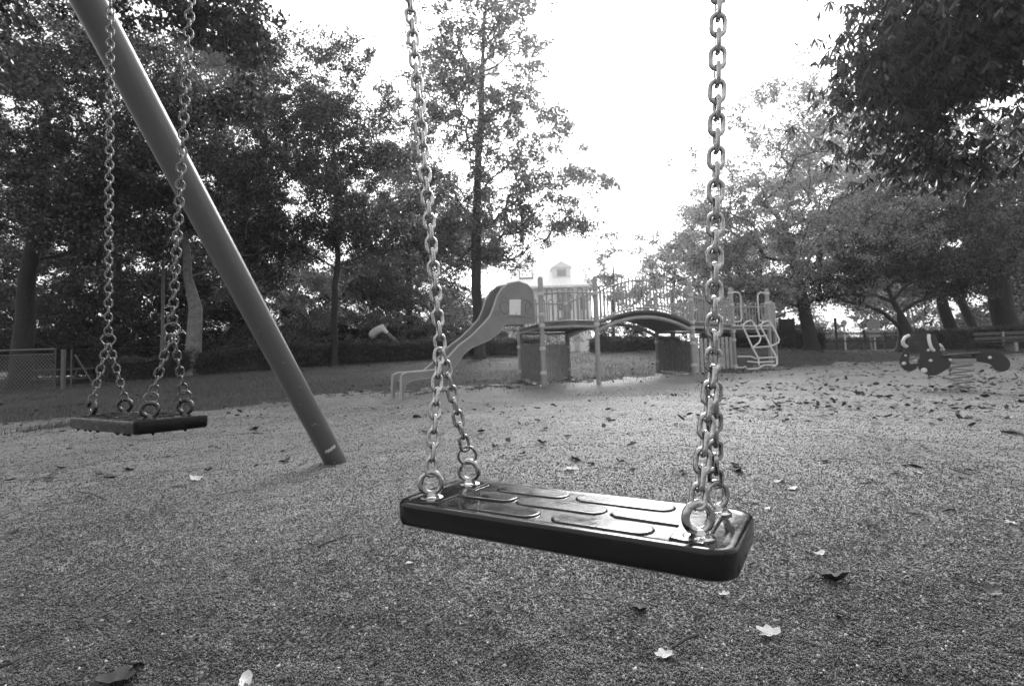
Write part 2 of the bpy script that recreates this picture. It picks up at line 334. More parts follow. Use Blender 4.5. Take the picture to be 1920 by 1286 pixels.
def swing(name, label, pos, q, m_seat, m_steel, corner, spec):
    t = thing(name, pos, label, 'swing', 'swings hanging from the same frame'); T, a, b, n_ = frame_of(pos, q[0], q[1], q[2])
    seat(t, T, m_seat, corner, spec.get('studs'), *spec.get('dims', (SL, SW))); pl = Vector((0, 0, 1)).cross(a).normalized()
    tops = []
    for s_, joint_px, top_px, faces in spec['sides']:
        J0 = T(s_ * .187, .002, .2); J = on_plane(joint_px[0], joint_px[1], J0, pl)
        A = on_plane(top_px[0], top_px[1], J0, pl); d = (A - J).normalized(); A = J + d * ((BEAM_Z - J.z) / d.z); tops.append(A)
        pitch, wire, width = spec['chain']
        cut = J + d * (spec['vis'])
        j1 = J
        if spec.get('ring'):
            R_ = .0165; mb = MB(); f = (CAM - J); f = (f - d * f.dot(d)).normalized(); x = f.cross(d)
            mb.tube([J + x * (R_ * math.cos(i / 24 * 6.2832)) + d * (R_ * math.sin(i / 24 * 6.2832)) for i in range(24)], .0026, 10, closed=True); mb.build('ring', m_steel, t); j1 = J + d * (R_ - .003); jb = J - d * (R_ - .003)
        else: jb = J - d * .001
        chain(t, j1, cut, pitch, wire, width, m_steel, turn=spec.get('turn', 0))
        tail = MB(); n = max(2, int((A - cut).length / (pitch * 2)))   # the run above the picture, up to the beam
        lm = link_mesh(pitch, wire, width, 4); nl = int((A - cut).length / pitch); z = d; y = z.orthogonal().normalized(); x = y.cross(z)
        for i in range(nl):
            p = cut + z * (pitch * (i + .5)); X, Y = (x, y) if i % 2 else (y, -x)
            tail.add([p + X * vx + Y * vy + z * vz for vx, vy, vz in lm.v], lm.f)
        tail.build('upper_chain', m_steel, t)
        for yb, face, extra in faces:
            e = eye(t, T, s_ * .192, yb, m_steel if not spec.get('dark_eye') else M['dark_steel'], spec.get('eyeR', .0155), spec.get('eyer', .0046), face)
            lat = b * (.003 if yb > 0 else -.003)
            if extra:                                  # a loose ring between eye bolt and bridle
                dd = (jb + lat - e).normalized(); R_ = spec.get('looseR', .0145); c = e + dd * (R_ - .003); f = (CAM - c); f = (f - dd * f.dot(dd)).normalized(); x = f.cross(dd)
                MB().tube([c + x * (R_ * math.cos(i / 24 * 6.2832)) + dd * (R_ * math.sin(i / 24 * 6.2832)) for i in range(24)], .0027, 10, closed=True).build('ring', m_steel, t); e = c + dd * (R_ - .002)
            chain(t, e - (jb + lat - e).normalized() * .002, jb + lat, pitch, wire, width * .95, m_steel, turn=spec.get('turn', 0) + spec.get('bturn', 0))
    return tops
MAINP = (.06, .726, EYE - .1841); LEFTP = (-1.0251, 1.4232, EYE - .0838)
t1 = swing('swing', 'nearest swing with a wet black rubber seat hanging low over the sand', MAINP, (-.5478, -.0129, .0143), M['rubber'], M['steel'], .03,
    dict(dims=(.468, .173), chain=(.0203, .006, .0216), vis=.62, turn=14, bturn=2, sides=[(-1, (826, 655), (768, 0), [(-.045, .7, False), (.05, .35, True)]), (1, (1337, 690), (1347, 0), [(-.05, .75, False), (.055, .9, False)])]))
t2 = swing('swing', 'farther swing in front of the leaning pole with a dark seat turned corner first', LEFTP, (-.6017, -.0024, .0151), M['old_rubber'], M['dull_steel'], .01,
    dict(chain=(.0208, .005, .0232), vis=1.0, turn=12, studs=True, ring=True, dark_eye=True, eyeR=.0165, eyer=.0055, sides=[(-1, (203, 637), (207, 0), [(-.04, .2, False), (.04, .9, False)]), (1, (323, 618), (357, 0), [(-.04, 1.2, True), (.04, .7, True)])]))
# the frame they hang from: one leg is in the picture
bd = Vector((-.841, .54, 0)).normalized(); B0 = G(630, 868)
best = None
for i in range(200):
    s_ = 1.4 + i * .006; Tp = Vector((.06, .726, 0)) + bd * s_; Tp.z = BEAM_Z
    def pr(P): v = P - CAM; return PX + FPX * v.dot(CR) / v.dot(CF), PY - FPX * v.dot(CU) / v.dot(CF)
    lo, hi = 0., 1.
    for _ in range(40):
        md = (lo + hi) / 2
        if pr(B0.lerp(Tp, md))[1] > 0: lo = md
        else: hi = md
    e = abs(pr(B0.lerp(Tp, lo))[0] - 166)
    if best is None or e < best[0]: best = (e, s_)
TOP1 = Vector((.06, .726, BEAM_Z)) + bd * best[1]; TOP2 = Vector((.06, .726, BEAM_Z)) - bd * 2.3
fr = thing('swing_stand', ground(B0), 'grey steel swing frame whose leaning leg enters the sand', 'swing frame')
horiz = Vector((B0.x - TOP1.x, B0.y - TOP1.y, 0)); leg_r = .0655
def leg(top, foot):
    o = MB().tube([foot - (top - foot).normalized() * .15, foot.lerp(top, .3), foot.lerp(top, .7), top], leg_r, 40).build('leg', M['pole'], fr); return o
vis_leg = leg(TOP1, B0); leg(TOP1, ground(TOP1 - horiz)); leg(TOP2, ground(TOP2 + horiz)); leg(TOP2, ground(TOP2 - horiz))
MB().tube([TOP1 + bd * .12, TOP1, TOP2, TOP2 - bd * .12], .06, 28).build('beam', M['pole'], fr)
# chipped paint near the foot
ax = (TOP1 - B0).normalized(); vw = (CAM - B0); vw = (vw - ax * vw.dot(ax)).normalized(); sdv = ax.cross(vw)
mb = MB()
for (h, a0, a1, th) in ((.15, -40, 24, .024), (.36, -2, 4, .008), (.362, 14, 17, .01), (.345, -14, -11, .004), (.52, 20, 23, .006), (.8, -6, -3, .008), (1.02, 26, 29, .005), (.05, 4, 12, .006), (.62, -22, -20, .012)):
    na = 14; vs_, fs_ = [], []
    for i in range(na + 1):
        an = math.radians(a0 + (a1 - a0) * i / na); d_ = vw * math.cos(an) - sdv * math.sin(an); jag = random.uniform(.6, 1) if 0 < i < na else .3
        for z_ in (-1, 1): vs_.append(B0 + ax * (h + z_ * th / 2 * (jag if z_ > 0 else random.uniform(.5, 1)) + .0025 * math.sin(i * 1.7)) + d_ * (leg_r + .0006))
    for i in range(na): fs_.append((2 * i, 2 * i + 2, 2 * i + 3, 2 * i + 1))
    MB().add(vs_, fs_).build('paint_chip', M['chip'], vis_leg)

# ---------------------------------------------------------------- play structure
def post_xy(px, py, d): p = W(px, py, d); return Vector((p.x, p.y, float(zat(np.array(p.x), np.array(p.y)))))
Q = dict(a=post_xy(977, 719, 11.9), b=post_xy(1020, 722, 10.5), c=post_xy(1067, 717, 12.2), d=post_xy(1123, 718, 10.65), e=post_xy(1235, 701, 13.4), f=post_xy(1302, 706, 11.8), g=post_xy(1378, 692, 13.05), h=post_xy(1446, 690, 13.4))
Q['i'] = post_xy(1456, 684, 14.6)
D1 = W(1016, 608, 10.5).z; D2 = W(1294, 607, 11.8).z
ps = thing('play_structure', (Q['d'].x, Q['d'].y, Q['d'].z), 'grey climbing frame with a hooded slide and an arched bridge between two decks', 'climbing frame')
def post(p, top, clamps, r=.052):
    foot = Vector((p.x, p.y, p.z - .12)); o = MB().tube([foot, Vector((p.x, p.y, top - .05)), Vector((p.x, p.y, top - .02)), Vector((p.x, p.y, top))], [r, r, r * .85, r * .4], 16).build('post', M['frame'], ps)
    for z in clamps: MB().lathe((p.x, p.y, z), [(r, -.035), (r + .016, -.03), (r + .016, .03), (r, .035)], 16).lathe((p.x + .0, p.y - r - .016, z), [(.014, 0), (.014, .018), (.008, .024)], 8, axis=(0, -1, 0)).build('clamp', M['frame_light'], o)
T1, T2 = D1 + .98, D2 + .98
post(Q['a'], D1 - .03, [Q['a'].z + .75, Q['a'].z + .2]); post(Q['b'], T1, [D1 + .62, D1 + .2, D1 - .02, Q['b'].z + .74, Q['b'].z + .25]); post(Q['c'], T1, [D1 + .62, Q['c'].z + .72, Q['c'].z + .2]); post(Q['d'], T1, [D1 + .62, D1 - .02])
post(Q['e'], T2, [D2 + .6, Q['e'].z + .75, Q['e'].z + .25]); post(Q['f'], T2, [D2 + .66, D2 + .55, D2 + .03, D2 - .1, D2 - .28, Q['f'].z + .72, Q['f'].z + .22]); post(Q['g'], T2, [D2 + .85, D2 + .55, D2 + .02, D2 - .12, Q['g'].z + .75, Q['g'].z + .1]); post(Q['h'], T2, [D2 + .85, D2 + .6, D2 + .02]); post(Q['i'], D2 + .75, [D2 + .6])
def deck(pts, z, t=.07):
    c = sum((Vector((p.x, p.y, 0)) for p in pts), Vector()) / len(pts); o = [Vector((p.x, p.y, z)) for p in pts]
    MB().prism(o, (0, 0, 1), t).build('deck', M['deck'], ps)
    mb = MB()
    for a, b in zip(o, o[1:] + o[:1]): mb.tube([a - Vector((0, 0, .07)), b - Vector((0, 0, .07))], .03, 8)
    mb.build('deck_edge', M['frame'], ps)
bow = Vector((Q['b'].x + Q['d'].x, Q['b'].y + Q['d'].y, 0)) / 2 + Vector((.05, -.22, 0))
deck([Q['b'], bow, Q['d'], Q['c'], Q['a']], D1); deck([Q['f'], Q['g'], Q['h'], Q['i'], Q['e']], D2)
def railing(path, h=.62, gap=.098, hoop=.1, r=.0155, bars=True):   # path(t) gives the foot line
    L = 0; prev = path(0)
    for i in range(1, 41): q = path(i / 40); L += (q - prev).length; prev = q
    n = max(2, int(L / gap / 2) * 2); mb = MB(); up = Vector((0, 0, 1))
    mb.tube([path(i / 24) + up * h for i in range(25)], .02, 8); mb.tube([path(i / 24) + up * .05 for i in range(25)], .018, 8)
    for i in range(0, n, 2):
        a = path((i + .5) / n); b = path((i + 1.5) / n); rr = (b - a).length / 2; m_ = (a + b) / 2; u = (b - a) / 2
        if (i // 2) % 1 == 0:
            arc = [m_ + u * math.cos(t) + up * (h + .045 + rr * math.sin(t)) for t in [math.pi - math.pi * k / 8 for k in range(9)]]
            mb.tube([a + up * .04] + arc + [b + up * .04], r, 6)
    mb.build('railing', M['frame'], ps)
def seg(A, B, z0, z1=None, bulge=0, arch=0, inset=.06):
    z1 = z0 if z1 is None else z1; A = Vector((A.x, A.y, z0)); B = Vector((B.x, B.y, z1)); d = (B - A); n_ = Vector((d.y, -d.x, 0)).normalized(); k = inset / d.length
    return lambda t: A.lerp(B, k + (1 - 2 * k) * t) + n_ * (bulge * 4 * t * (1 - t)) + Vector((0, 0, arch * 4 * t * (1 - t)))
railing(seg(Q['b'], Q['d'], D1, bulge=.2)); railing(seg(Q['c'], Q['a'], D1))
railing(seg(Q['f'], Q['g'], D2)); railing(seg(Q['e'], Q['i'], D2)); railing(seg(Q['h'], Q['i'], D2))
# arched bridge
ARCH = .3
railing(seg(Q['d'], Q['f'], D1, D2, arch=ARCH), h=.64); railing(seg(Q['c'], Q['e'], D1, D2, arch=ARCH), h=.64)
pa, pb = seg(Q['d'], Q['f'], D1 + .0, D2, arch=ARCH, inset=0), seg(Q['c'], Q['e'], D1, D2, arch=ARCH, inset=0)
for p in (pa, pb):
    MB().tube([p(i / 24) - Vector((0, 0, .16)) for i in range(25)], .042, 10).build('bridge_beam', M['frame'], ps)
for i in range(30):
    t = (i + .5) / 30; a, b = pa(t), pb(t); tn = (pa(min(1, t + .01)) - pa(max(0, t - .01))).normalized()
    MB().box((a + b) / 2 - Vector((0, 0, .03)), (b - a).length + .1, .085, .05, X=b - a, Z=tn.cross(b - a) * (1 if tn.cross(b - a).z > 0 else -1), bev=.006).build('bridge_slat', M['deck'], ps)
# plank panels under the decks
def planks(A, B, h, n, m, drop=.0, gap=.03):
    mb = MB(); d = Vector((B.x - A.x, B.y - A.y, 0)); L = d.length; d.normalize(); wd = (L - .12) / n
    for i in range(n):
        p = A + d * (.06 + wd * (i + .5)); z0 = float(zat(np.array(p.x), np.array(p.y))) + .06
        mb.box((p.x, p.y, z0 + (h + random.uniform(-.02, .02)) / 2), wd - gap, .025, h, X=d, bev=.004)
    for z in (.2, h - .1): mb.tube([Vector((A.x, A.y, A.z + z)) + Vector((d.y, -d.x, 0)) * -.03, Vector((B.x, B.y, B.z + z)) + Vector((d.y, -d.x, 0)) * -.03], .016, 6)
    mb.build('plank_panel', m, ps)
planks(Q['a'], Q['b'], .78, 9, M['plank']); planks(Q['b'], Q['c'], .74, 10, M['plank_light'], gap=.055); planks(Q['e'], Q['f'], .72, 9, M['plank']); planks(Q['f'], Q['g'], .78, 9, M['plank_light'], gap=.07)
# slide with hood
SA = W(1003, 606, 10.5); SB = W(755, 715, 8.9); sdir = Vector((SB.x - SA.x, SB.y - SA.y, 0)).normalized(); sn = Vector((sdir.y, -sdir.x, 0))
if sn.dot(CAM - SA) < 0: sn = -sn
SP = lambda px, py: on_plane(px, py, SA, sn)
UP = [(1003, 600), (1000.5, 560), (998.5, 545), (988, 534), (972, 528.5), (953, 532), (940, 542), (931, 557.5), (926, 575), (918, 594), (902, 612), (883, 631), (860, 648), (842, 668), (813, 694), (785, 697), (762, 698.5), (753, 703), (751.5, 711)]
LO = [(1003, 606), (975, 607), (947, 608), (937, 622), (920, 635.6), (904, 643), (883, 652), (869, 664), (857.6, 681), (846, 693), (813, 707), (790, 710), (771, 713), (761, 720), (757, 733)]
up_, lo_ = [SP(*p) for p in UP], [SP(*p) for p in LO]; outl = up_ + [SP(752, 754), SP(755.5, 754)] + lo_[::-1]
SWD = .42; sl = holder('slide', ps)
for k, o_ in ((0, 0), (1, SWD)): MB().prism([p - sn * o_ for p in outl], sn, .03).build('slide_side', M['slide'], sl)
mb = MB(); fl = lo_[:14]; vs_ = []
for p in fl: vs_ += [p - sn * .014 + Vector((0, 0, .05)), p - sn * (SWD - .014) + Vector((0, 0, .05)), p - sn * .014 + Vector((0, 0, .025)), p - sn * (SWD - .014) + Vector((0, 0, .025))]
fs_ = []
for i in range(len(fl) - 1): k = i * 4; fs_ += [(k, k + 1, k + 5, k + 4), (k + 3, k + 2, k + 6, k + 7)]
mb.add(vs_, fs_).build('slide_chute', M['slide_edge'], sl)
mb = MB(); hd = up_[:6]; vs_ = []
for p in hd: vs_ += [p + sn * .02, p - sn * (SWD + .02), p + sn * .02 - Vector((0, 0, .03)), p - sn * (SWD + .02) - Vector((0, 0, .03))]
fs_ = []
for i in range(len(hd) - 1): k = i * 4; fs_ += [(k, k + 1, k + 5, k + 4), (k + 3, k + 2, k + 6, k + 7), (k, k + 4, k + 6, k + 2), (k + 1, k + 3, k + 7, k + 5)]
mb.add(vs_, fs_ + [(0, 2, 3, 1), (len(vs_) - 4, len(vs_) - 3, len(vs_) - 1, len(vs_) - 2)]).build('slide_hood', M['slide'], sl)
for o_ in (0, SWD):
    MB().tube([p - sn * o_ for p in up_] + [SP(752, 754) - sn * o_], .022, 8).build('slide_rim', M['slide_edge'], sl); MB().tube([p - sn * o_ for p in lo_], .016, 8).build('slide_rim', M['slide_edge'], sl)
fp = lambda px, py, e: SP(px, py) + sn * e
MB().prism([fp(954, 562, .022), fp(975.3, 561.6, .022), fp(974.8, 590.8, .022), fp(954, 590.4, .022)], sn, .006).build('notice', M['paper'], sl)
mb = MB()
for cx_, cy_, rx_, ry_, a0, a1 in ((946, 577, 9, 11, 40, 330), (950, 572, 14, 18, 100, 260), (985, 573, 8, 10, -100, 150), (990, 578, 6, 12, 0, 300), (962, 556, 16, 8, 190, 350), (972, 598, 24, 4, 10, 170), (931, 588, 4, 3, 0, 360), (967, 588, .3, 3, 90, 270)):
    mb.tube([fp(cx_ + rx_ * math.cos(math.radians(a0 + (a1 - a0) * i / 20)), cy_ - ry_ * math.sin(math.radians(a0 + (a1 - a0) * i / 20)), .0165 if cx_ != 967 else .026) for i in range(21)], .0045, 5)
mb.build('scribble', M['ink'], sl)
# bent-tube climber and grab loops
cl = holder('climber', ps); Zd = lambda y: 13.1 - .7 * (y - 602) / 75
z3 = lambda a, b: (1080 + a / 4.571, 480 + b / 4.571)
def cp(a, b): x, y = z3(a, b); return W(x, y, Zd(y))
L1 = [cp(1425, 595), cp(1470, 690), cp(1512, 785), cp(1562, 875)]; L2 = [cp(1575, 595), cp(1625, 685), cp(1668, 775), cp(1718, 868)]
for nm, pts in (('upright', L1), ('upright', L2), ('rung', [cp(1345, 600), cp(1655, 600)]), ('rung', [L1[1], L2[1]]), ('rung', [L1[2], L2[2]]), ('rung', [L1[3], L2[3]]), ('hoop', [cp(1425, 595), cp(1462, 563), cp(1500, 553), cp(1522, 572), cp(1560, 655), cp(1583, 705), cp(1570, 740), cp(1512, 785)]), ('hoop', [cp(1575, 595), cp(1612, 565), cp(1645, 553), cp(1668, 572), cp(1715, 660), cp(1741, 712), cp(1735, 742), cp(1668, 775)]),
                ('foot_rail', [cp(1360, 955), cp(1430, 958), cp(1450, 945), cp(1470, 970), cp(1560, 965), cp(1610, 935), cp(1720, 935)]), ('foot_rail', [cp(1562, 875), cp(1568, 935), cp(1600, 945)]), ('foot_rail', [cp(1718, 868), cp(1724, 925), cp(1690, 950)]), ('foot_rail', [cp(1385, 862), cp(1500, 862), cp(1545, 880)]), ('foot_rail', [cp(1470, 905), cp(1560, 912), cp(1700, 905)])):
    MB().tube(pts, .021, 8).build(nm, M['frame_light'], cl)
mb = MB()
for p in L1 + L2: mb.lathe(p, [(.012, -.034), (.03, -.024), (.034, 0), (.03, .024), (.012, .034)], 10)
mb.build('joint', M['frame_light'], cl)
for P, s_ in ((Q['g'], 1), (Q['h'], -1)):
    d = (Q['h'] - Q['g']).normalized() * s_; d.z = 0; b0 = Vector((P.x, P.y, 0)); zz = lambda k: Vector((0, 0, D2 + k))
    MB().tube([b0 + zz(.87), b0 + d * .2 + zz(.87), b0 + d * .27 + zz(.84), b0 + d * .3 + zz(.76), b0 + d * .3 + zz(.22), b0 + d * .27 + zz(.15), b0 + d * .2 + zz(.12), b0 + zz(.12)], .021, 8).build('grab_loop', M['frame_light'], ps)

# ---------------------------------------------------------------- spring rider
z4 = lambda a, b: (1640 + a / 6.43, 560 + b / 6.43)
RA = W(1790, 690, 7.4); rn = Vector((CAM.x - RA.x, CAM.y - RA.y, 0)).normalized(); rn = (rn + Vector((.12, 0, 0))).normalized()
sr = thing('spring_rider', ground(RA), 'dark elephant shaped spring rider with pale handles on the leaf strewn sand', 'spring rider')
rp = lambda a, b, e=0: on_plane(*z4(a, b), RA, rn) + rn * e
def smooth_poly(pts, n=3):
    P = [Vector(p) for p in pts]; out = []; k = len(P)
    for i in range(k):
        p0, p1, p2, p3 = P[i - 1], P[i], P[(i + 1) % k], P[(i + 2) % k]
        for j in range(n):
            t = j / n; out.append(.5 * ((2 * p1) + (p2 - p0) * t + (2 * p0 - 5 * p1 + 4 * p2 - p3) * t * t + (3 * p1 - p0 - 3 * p2 + p3) * t ** 3))
    return out
HEAD = [(400, 545), (430, 480), (500, 420), (590, 400), (680, 420), (740, 480), (770, 550), (775, 610), (800, 655), (850, 690), (880, 730), (905, 790), (870, 840), (800, 885), (740, 915), (680, 925), (610, 905), (550, 860), (522, 800), (525, 750), (550, 700), (552, 650), (530, 612), (480, 600), (425, 602), (414, 650), (412, 700), (408, 760), (440, 790), (490, 780), (510, 800), (495, 840), (440, 872), (390, 870), (340, 840), (305, 780), (302, 720), (325, 670), (348, 640), (352, 600), (375, 588)]
TAIL = [(1170, 665), (1250, 640), (1350, 628), (1440, 635), (1530, 665), (1600, 720), (1632, 780), (1620, 835), (1570, 872), (1510, 878), (1450, 860), (1415, 815), (1380, 785), (1310, 770), (1230, 758), (1180, 745)]
for nm, o_, e in (('head_board', HEAD, .1), ('head_board', HEAD, -.13), ('tail_board', TAIL, 0)):
    MB().prism([p + rn * e for p in smooth_poly([rp(*q) for q in o_])], rn, .03, 0, 1).build(nm, [M['rider'], M['rider_edge']], sr, smooth=False)
xd = (rp(1200, 700) - rp(700, 700)).normalized(); vd = Vector((0, 0, 1))
MB().box((rp(640, 740) + rp(1200, 720)) / 2, (rp(1200, 720) - rp(640, 740)).length, .2, .07, X=xd, bev=.01).build('beam', M['rider'], sr)
s0, s1 = rp(805, 690), rp(1255, 655); MB().box((s0 + s1) / 2, (s1 - s0).length, .3, .028, X=s1 - s0, Y=rn - (s1 - s0).normalized() * rn.dot((s1 - s0).normalized()), Z=None, bev=.008).build('seat', M['rider'], sr)
MB().box(rp(1020, 745), .34, .22, .06, X=xd, bev=.006).build('spring_plate', M['spring'], sr)
c0 = rp(1035, 770); bz = float(zat(np.array(c0.x), np.array(c0.y))); hs = c0.z - bz
MB().tube([Vector((c0.x, c0.y, c0.z + .01 - hs * i / 110)) + Vector((math.cos(i / 110 * 5 * 6.2832 + 2), math.sin(i / 110 * 5 * 6.2832 + 2), 0)) * .125 for i in range(113)], .013, 8).build('spring', M['spring'], sr)
for pts, e in (([(645, 440), (640, 480), (650, 540), (672, 595), (705, 628)], .12), ([(410, 447), (365, 465), (335, 510), (340, 550), (385, 582)], .12), ([(410, 447), (365, 465), (335, 510), (340, 550), (385, 582)], -.16), ([(770, 545), (800, 555), (822, 580), (830, 612)], -.16)):
    MB().tube([rp(*p, e + (.05 * math.sin(math.pi * k / (len(pts) - 1)))) for k, p in enumerate(pts)], .022 if e > 0 else .018, 10).build('handle', M['white'], sr)
for a, b, r_, e in ((640, 622, .024, .12), (368, 685, .018, .12), (500, 746, .024, -.11), (665, 745, .026, .12), (900, 735, .022, .12), (1385, 710, .026, .02), (587, 863, .046, .12), (350, 778, .03, .12)):
    MB().lathe(rp(a, b, e - .006), [(r_ * .85, 0), (r_ * .85, .01), (r_ * .7, .022), (r_ * .35, .029)], 16, axis=rn).build('bolt_cap', M['white'], sr)
for a, b, e in ((350, 778, .26), (350, 778, -.26), (845, 608, -.24)): MB().tube([rp(a, b, math.copysign(.13, e)), rp(a - 20, b + 5, e)], .016, 10).build('foot_peg', M['white'], sr)
MB().tube([rp(470, 515, .117), rp(480, 530, .117), rp(497, 537, .117), rp(514, 532, .117), rp(521, 520, .117)], .004, 6).build('eye_mark', M['rider_edge'], sr)

# ---------------------------------------------------------------- bench, gate, fence, lamp, signs
BA = W(1829, 645, 17.5); BB = W(1990, 641, 17.5); bdv = (BB - BA); bdv.z = 0; bdv.normalize(); bn_ = Vector((-bdv.y, bdv.x, 0)); zg = W(1885, 662, 17.5).z
be = thing('park_bench', (BA.x + 1, BA.y, zg), 'wooden slatted park bench behind the spring rider', 'bench')
for py, dp in ((626.5, .1), (635.5, .06)): c = W(1829, py, 17.5); MB().box(c + bdv * 1.15 + bn_ * dp, 2.3, .035, .11, X=bdv, bev=.008).build('back_slat', M['bench'], be)
c = W(1829, 642.5, 17.5)
for k in range(3): MB().box(c + bdv * 1.15 - bn_ * (.08 + .13 * k), 2.3, .115, .04, X=bdv, bev=.008).build('seat_slat', M['bench'], be)
for s_ in (1.0, 2.1):
    q = Vector((BA.x, BA.y, 0)) + bdv * s_; MB().box(q - bn_ * .2 + Vector((0, 0, (zg - .25 + c.z) / 2 - .02)), .12, .38, c.z - zg + .2, X=bdv, bev=.01).box(q + bn_ * .06 + Vector((0, 0, c.z + .1)), .06, .04, .5, X=bdv).build('leg', M['conc'], be)
def post_at(px, py, d): p = W(px, py, d); return Vector((p.x, p.y, float(zat(np.array(p.x), np.array(p.y)))))
GD = 14.6
ga, gb = W(-40, 733, GD), W(104, 733, GD); gx = (gb - ga); gx.z = 0; gx.normalize(); z0 = gb.z - .02; z1 = W(104, 654, GD).z; xg = lambda s_, z: Vector((gb.x, gb.y, 0)) - gx * s_ + Vector((0, 0, z)); GL = 2.2
gt = thing('mesh_gate', (gb.x - 1, gb.y, z0), 'low tube framed gate of diagonal wire mesh left of the swings', 'gate')
MB().tube([xg(.02, z0), xg(.02, z1), xg(GL, z1), xg(GL, z0)], .03, 10, closed=True).build('gate_frame', M['post'], gt)
mb = MB(); mb.tube([xg(0, z1 - .13), xg(GL, z1 - .13)], .012, 6); hgt = z1 - .13 - z0
for i in range(-12, 26):
    for s_ in (1, -1):
        a = i * .1; b = a + hgt * s_ * .9; lo, hi = 0, 1
        ts = [t for t in [k / 16 for k in range(17)] if .02 <= a + (b - a) * t <= GL - .02]
        if len(ts) > 1: mb.tube([xg(a + (b - a) * ts[0], z0 + hgt * ts[0]), xg(a + (b - a) * ts[-1], z0 + hgt * ts[-1])], .008, 4)
mb.build('wire_mesh', M['post'], gt)
gp = W(118, 733, GD); MB_ = MB().tube([Vector((gp.x, gp.y, z0 - .1)), Vector((gp.x, gp.y, z1 - .02))], .055, 12); tag(MB_.build('gate_post', M['post']), 'stout round post that the mesh gate closes against', 'post')
# wire fence that runs behind the hedge: posts, brace and mesh belong together
FP = [(133, 655, 738, 14.9), (468, 646, 706, 17.2), (728, 640, 684, 19.3), (913, 628, 668, 20.6)]
wf = thing('wire_fence', post_at(468, 706, 17.2), 'thin wire mesh fence on slim posts along the front of the hedge', 'fence')
tops = []
for i, (px, pt, pb_, d) in enumerate(FP):
    p = W(px, pb_, d); t_ = W(px, pt, d).z; q = Vector((p.x, p.y, t_)); tops.append((Vector((p.x, p.y, min(p.z, float(zat(np.array(p.x), np.array(p.y)))) - .1)), q))
    MB().tube([tops[-1][0], q], .028 if i else .02, 8).build('post', M['post'], wf)
a = W(140, 665, 14.9); b = W(180, 728, 15.2); MB().tube([a, b], .024, 8).build('brace', M['post'], wf)
mb = MB()
for (a0, a1), (b0, b1) in zip(tops, tops[1:]):
    for k in (0, 1): mb.tube([(a0 if not k else a1).lerp(a1, .1), (b0 if not k else b1).lerp(b1, .1)], .004, 4)
    L = (b1 - a1).length; n_ = int(L / .16)
    for i in range(-5, n_):
        for s_ in (0, 1):
            u0, u1 = (i, i + 5) if s_ else (i + 5, i); t0, t1_ = u0 / n_, u1 / n_
            if min(t0, t1_) < 0 or max(t0, t1_) > 1: continue
            mb.tube([a0.lerp(b0, t0), a1.lerp(b1, t1_)], .0022, 3)
mb.build('wire_mesh', M['wire'], wf)
# wooden table and boards behind the gate
tb = thing('picnic_table', post_at(110, 700, 17.5), 'dim wooden picnic table behind the mesh gate', 'table')
c = W(105, 694, 17.5); MB().box(c, 3.0, .75, .06, bev=.01).build('table_top', M['bench'], tb); c2 = W(105, 712, 17.2)
for y_ in (-.6, .6): MB().box(c2 + Vector((0, y_, 0)), 3.0, .28, .05, bev=.01).build('bench_board', M['bench'], tb)
for x_ in (-1, 1): MB().box(c + Vector((x_, 0, -.35)), .09, 1.3, .08).tube([c + Vector((x_, -.3, 0)), c + Vector((x_, -.65, -.75))], .05, 6).tube([c + Vector((x_, .3, 0)), c + Vector((x_, .65, -.75))], .05, 6).build('leg', M['bench'], tb)
mb = MB(); c = W(8, 706, 15.6); ring = []
for j in range(7):
    for i in range(15): 
        u, v = i / 14 - .5, j / 6 - .5; mb.v.append((c.x - .1 + u * 1.0, c.y + v * .5, c.z - .02 + .14 * math.exp(-6 * (u * u + v * v)) + random.uniform(-.05, .05)))
for j in range(6):
    for i in range(14): mb.f.append((j * 15 + i, j * 15 + i + 1, j * 15 + 16 + i, j * 15 + 15 + i)); mb.mi.append(0)
tag(mb.build('crumpled_sheet', M['bag'], smooth=False), 'pale crumpled sheet lying behind the mesh gate', 'sheet')
# street lamp
lp = W(305, 660, 16.8); lt = W(306, 462, 16.8); zt = lt.z; lx, ly = lp.x, lp.y; zl = float(zat(np.array(lx), np.array(ly)))
la = thing('street_lamp', (lx, ly, zl), 'slim park lamp with a flat cap among the dark trees', 'street lamp')
MB().tube([(lx, ly, zl - .2), (lx, ly, zl + 1.2), (lx, ly, zl + 1.25), (lx, ly, zt + .1)], [.075, .07, .05, .042], 12).build('pole', M['post'], la)
zc = W(308, 428, 16.8).z; MB().lathe((lx, ly, zc), [(.12, -.5), (.16, -.42), (.2, -.2), (.3, -.05)], 20).build('diffuser', M['diffuser'], la); MB().lathe((lx, ly, zc), [(.34, -.06), (.4, -.03), (.38, .02), (.2, .09), (.03, .12)], 24).build('lamp_cap', M['lamp'], la)
def sign(px, top, base, d, r, plate, label):
    p = post_at(px, base, d); z_ = W(px, top, d).z; t = thing('road_sign', p, label, 'road sign', 'road signs beyond the playground')
    f = Vector((CAM.x - p.x, CAM.y - p.y, 0)).normalized(); MB().tube([p, Vector((p.x, p.y, z_ + r))], .04, 8).build('pole', M['sign'], t)
    MB().lathe(Vector((p.x, p.y, z_)) + f * .05, [(r, 0), (r, .02)], 24, axis=f).build('sign_disc', M['sign'], t)
    if plate: MB().box(Vector((p.x, p.y, z_ - r - .05 - plate[1] / 2)) + f * .06, plate[0], .02, plate[1], X=f.cross(Vector((0, 0, 1)))).build('sign_plate', M['sign'], t)
sign(1464, 572, 640, 27, .34, (.62, .25), 'white round road sign with a long plate right of the climbing frame')
sign(1641, 607, 645, 27, .27, (.5, .38), 'pale round road sign with a square plate beside the many stemmed tree')
sign(1585, 605, 640, 29, .14, None, 'small pale disc on a thin pole under the spreading tree')
nb = thing('notice_board', post_at(1476, 640, 22), 'black notice board on two posts right of the climbing frame', 'notice board')
